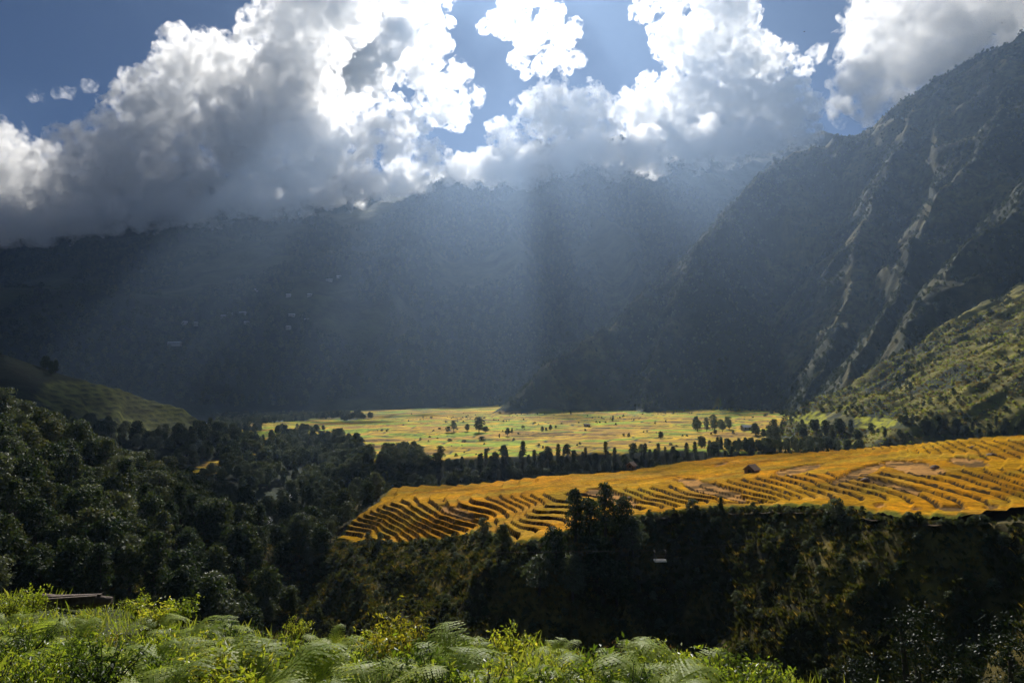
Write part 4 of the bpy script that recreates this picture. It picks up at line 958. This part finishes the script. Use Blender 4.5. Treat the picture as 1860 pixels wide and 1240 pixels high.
def shrub_mesh(seed, n_stem, per, h, w, leaf, mat, asp=.42):
    rg = np.random.default_rng(seed); st = []; P = []; D = []
    for k in range(n_stem):
        a = k * 2.4 + rg.uniform(-.4, .4); r = w * rg.uniform(.15, .5); top = np.array([math.cos(a) * r, math.sin(a) * r, h * rg.uniform(.6, 1)])
        pts = [np.zeros(3), top * (.35, .35, .55), top]; st.append(tube(pts, [.012, .009, .003], 4))
        t = rg.uniform(.25, 1.03, per)[:, None]; q = np.where(t < .55, pts[1] * t / .55, pts[1] + (pts[2] - pts[1]) * (t - .55) / .45)
        d = rg.normal(size=(per, 3)); d[:, 2] = np.abs(d[:, 2]) * .6 + .3; d /= np.linalg.norm(d, axis=1)[:, None]
        P.append(q + rg.normal(size=(per, 3)) * leaf * .6); D.append(d)
    V, F = leaves(np.concatenate(P), np.concatenate(D), leaf, rg, asp, .08)
    return as_mesh('foliage', (V, F), mat), as_mesh('stem', merge(st), M_BARK)
SHR = {'green': [shrub_mesh(700 + i, 18, 46, .7, .85, .072, M_SHRUB) for i in range(5)], 'fine': [shrub_mesh(720 + i, 20, 60, .6, .8, .045, M_SHRUB, .35) for i in range(3)],
       'yellow': [shrub_mesh(710 + i, 14, 34, .9, .8, .085, M_YELLOW, .38) for i in range(2)], 'dark': [shrub_mesh(740 + i, 20, 60, .75, .9, .06, M_SHADE) for i in range(3)], 'dry': [shrub_mesh(730, 22, 14, .55, .7, .07, M_DRY, .14)]}
def shrub(k, x, y, s, label, group):
    fm, sm = random.choice(SHR[k]); r = empty('shrub', (x, y, bz(x, y) - .03), random.uniform(0, 6.28), s); tag(r, label, 'shrub', group)
    for nm, me in (('foliage', fm), ('stem', sm)):
        o = bpy.data.objects.new(nm, me); COL.objects.link(o); o.parent = r
def on_bank(px, py, y0=6, y1=24, up=.3):
    a, b_ = dep(px, py); ys = np.linspace(y0, y1, 400); zz = bank(a * ys, ys); k = np.nonzero(zz + up >= b_ * ys)[0]
    return (a * ys[k[0]], ys[k[0]]) if len(k) else None
for px, py, k, s, lb in ((715, 1175, 'yellow', 1.2, 'tallest yellow leaved bush on the bank left of centre'), (745, 1190, 'yellow', 1.1, 'yellow leaved bush right of the tallest yellow one'), (690, 1195, 'yellow', 1.0, 'yellow leaved bush below left of the tallest yellow one'), (160, 1160, 'yellow', .7, 'small yellowish bush near the log at left'),
        (330, 1120, 'green', 1.3, 'large bright green bush on the crest at left'), (280, 1130, 'green', 1.3, 'large bright green bush left of the crest one'), (250, 1105, 'green', 1.1, 'green bush right of the log'), (930, 1190, 'green', 1.2, 'dense green bush below the crest ferns'), (540, 1150, 'fine', 1.2, 'fine leaved bush on the crest left of centre'),
        (620, 1150, 'green', 1.0, 'green bush on the crest beside the gorge'), (60, 1100, 'green', 1.2, 'tall green bush at the left frame edge'), (20, 1110, 'fine', 1.2, 'feathery bush at the left frame edge')):
    q = on_bank(px, py)
    if q: shrub(k, *q, s, lb, None)
for i in range(230):
    px = random.uniform(-30, 1430); lo = np.interp(px, [0, 330, 640, 1080, 1430], [1085, 1125, 1165, 1192, 1240]); q = on_bank(px, random.uniform(lo, 1275))
    if q is None: continue
    k = random.choice(['green', 'green', 'fine', 'fine', 'green', 'yellow' if random.random() < .2 else 'green', 'dark', 'dark']); side = 'left' if px < 480 else 'right' if px > 960 else 'middle'
    shrub(k, *q, random.uniform(.4, .75) if random.random() < .75 else random.uniform(.8, 1.05), f'low {dict(green="green broad leaved", fine="green fine leaved", yellow="yellowing", dark="dark green leafy")[k]} shrub in the {side} of the near bank', f'{k} shrubs on the {side} of the bank')
for i in range(34):
    px = random.uniform(1075, 1230); q = on_bank(px, random.uniform(1185, 1200))
    if q: shrub('dry', *q, random.uniform(.7, 1.1), 'dry brown weed tuft on the crest below the dark gorge', 'dry weeds on the crest')
rg = np.random.default_rng(77); n_ = 70000
x = rg.uniform(-17, 13, n_); y = rg.uniform(5.5, 24, n_); k = (np.abs(x) < .8 * y + 1) & (y < np.interp(x, _cx, _cy) + 2.5); x, y = x[k], y[k]
dens = fbm(x / 1.2, y / 1.2, 3, 801); k = dens > -.5; x, y, dens = x[k], y[k], dens[k]
z = bank(x, y) + rg.uniform(0, 1, len(x)) ** 1.3 * (.22 + .2 * dens)
V, F = leaves(np.c_[x, y, z], np.tile([0, -.2, 1.0], (len(x), 1)), .055, rg, .5, .06)
gc = stuff(mesh_obj('ground_cover', V, F, M_SHRUB, smoothf=False), 'mixed low leafy weeds covering the near bank', 'ground cover')
n_ = 9000; x = rg.uniform(-17, 13, n_); y = rg.uniform(5.5, 24, n_); k = (np.abs(x) < .8 * y + 1) & (y < np.interp(x, _cx, _cy) + 1.5); x, y = x[k], y[k]; z = bank(x, y)
hh = rg.uniform(.18, .5, len(x)); a = rg.uniform(0, 6.28, len(x)); lean = rg.uniform(.05, .5, len(x)) * hh; wd = .008
B = np.c_[x, y, z]; dx = np.c_[np.cos(a), np.sin(a), 0 * a]; sx = np.c_[-np.sin(a), np.cos(a), 0 * a]
V = np.stack([B - sx * wd, B + sx * wd, B + dx * (lean * .35)[:, None] + np.c_[0 * a, 0 * a, hh * .6] + sx * wd * .8, B + dx * lean[:, None] + np.c_[0 * a, 0 * a, hh]], 1).reshape(-1, 3)
stuff(mesh_obj('grass', V, np.arange(len(V)).reshape(-1, 4), M_GRASS, smoothf=False), 'thin bright grass blades growing all over the near bank', 'grass')
# fallen log
q = on_bank(130, 1112, up=0); L = []
for i in range(26):
    t = i / 25; L.append((-1.1 + 2.2 * t, .05 * math.sin(5 * t), .17 + .03 * math.sin(9 * t)))
V, F = tube(L, [.19 + .03 * math.sin(11 * i / 25) - .05 * i / 25 for i in range(26)], 18)
V = V + .035 * vn(V[:, 0] * 2, V[:, 1] * 14, V[:, 2] * 14, 5)[:, None] * (0, 1, 1)
lg = empty('fallen_log', (*q, bz(*q) + .12), .12); tag(lg, 'weathered brown fallen log lying on the bank at far left', 'log')
mesh_obj('bark', V, F, M_WOOD, lg)
for i, (y, z, l) in enumerate(((-.16, .33, .8), (-.05, .37, .9), (.08, .34, .7))): 
    v, f = box(-l, l * .9, y - .05, y + .05, z - .02, z + .025); v[:, 2] += .03 * np.sin(v[:, 0] * 3 + i); mesh_obj('split_plank', v, f, M_WOOD, lg, smoothf=False)
for s in (0, 25):
    c = np.array(L[s]); ring = V[s * 18:(s + 1) * 18]; vv = np.vstack([ring, c]); mesh_obj('broken_end', vv, np.array([(k, (k + 1) % 18, 18) for k in range(18)]), M_WOOD, lg)
# dark glossy small trees at lower right
def glossy(px, pytop, d, w, label, sd_):
    p = at(px, pytop, d); zb = ground(p[0], d); h = p[2] - zb
    r = empty('glossy_tree', (p[0], d, zb)); tag(r, label, 'tree')
    V, F = crown_mesh(sd_, h, w, 30, 170, .13, .35, .1, .45); mesh_obj('crown', V, F, M_GLOSSY, r, smoothf=False)
    mesh_obj('trunk', *trunk_mesh(sd_, h, w, 8), M_BARK, r)
glossy(1665, 1088, 27, 4.4, 'small tree with dark shiny leaves at the lower right', 901)
glossy(1830, 1120, 24, 4.6, 'dark leafy tree at the right bottom corner', 902)
glossy(1560, 1175, 30, 3.4, 'lower dark shrubby tree left of the shiny leaved tree', 903)
# ------------------------------------------------------------------ haze
HZ = bpy.data.materials.new('haze'); HZ.use_nodes = True; n = HZ.node_tree; n.nodes.clear()
o_ = n.nodes.new('ShaderNodeOutputMaterial'); pv = n.nodes.new('ShaderNodeVolumePrincipled'); n.links.new(pv.outputs[0], o_.inputs['Volume'])
pv.inputs['Color'].default_value = (.46, .66, 1, 1); pv.inputs['Density'].default_value = 0.95e-4; pv.inputs['Anisotropy'].default_value = .70
bm = bmesh.new(); bmesh.ops.create_cube(bm, size=1); m = bpy.data.meshes.new('haze'); bm.to_mesh(m); bm.free()
hz = bpy.data.objects.new('haze', m); COL.objects.link(hz); m.materials.append(HZ)
hz.location = (0, 2150, 270); hz.scale = (9000, 5300, 780)
stuff(hz, 'thin bluish haze filling the whole valley', 'haze')
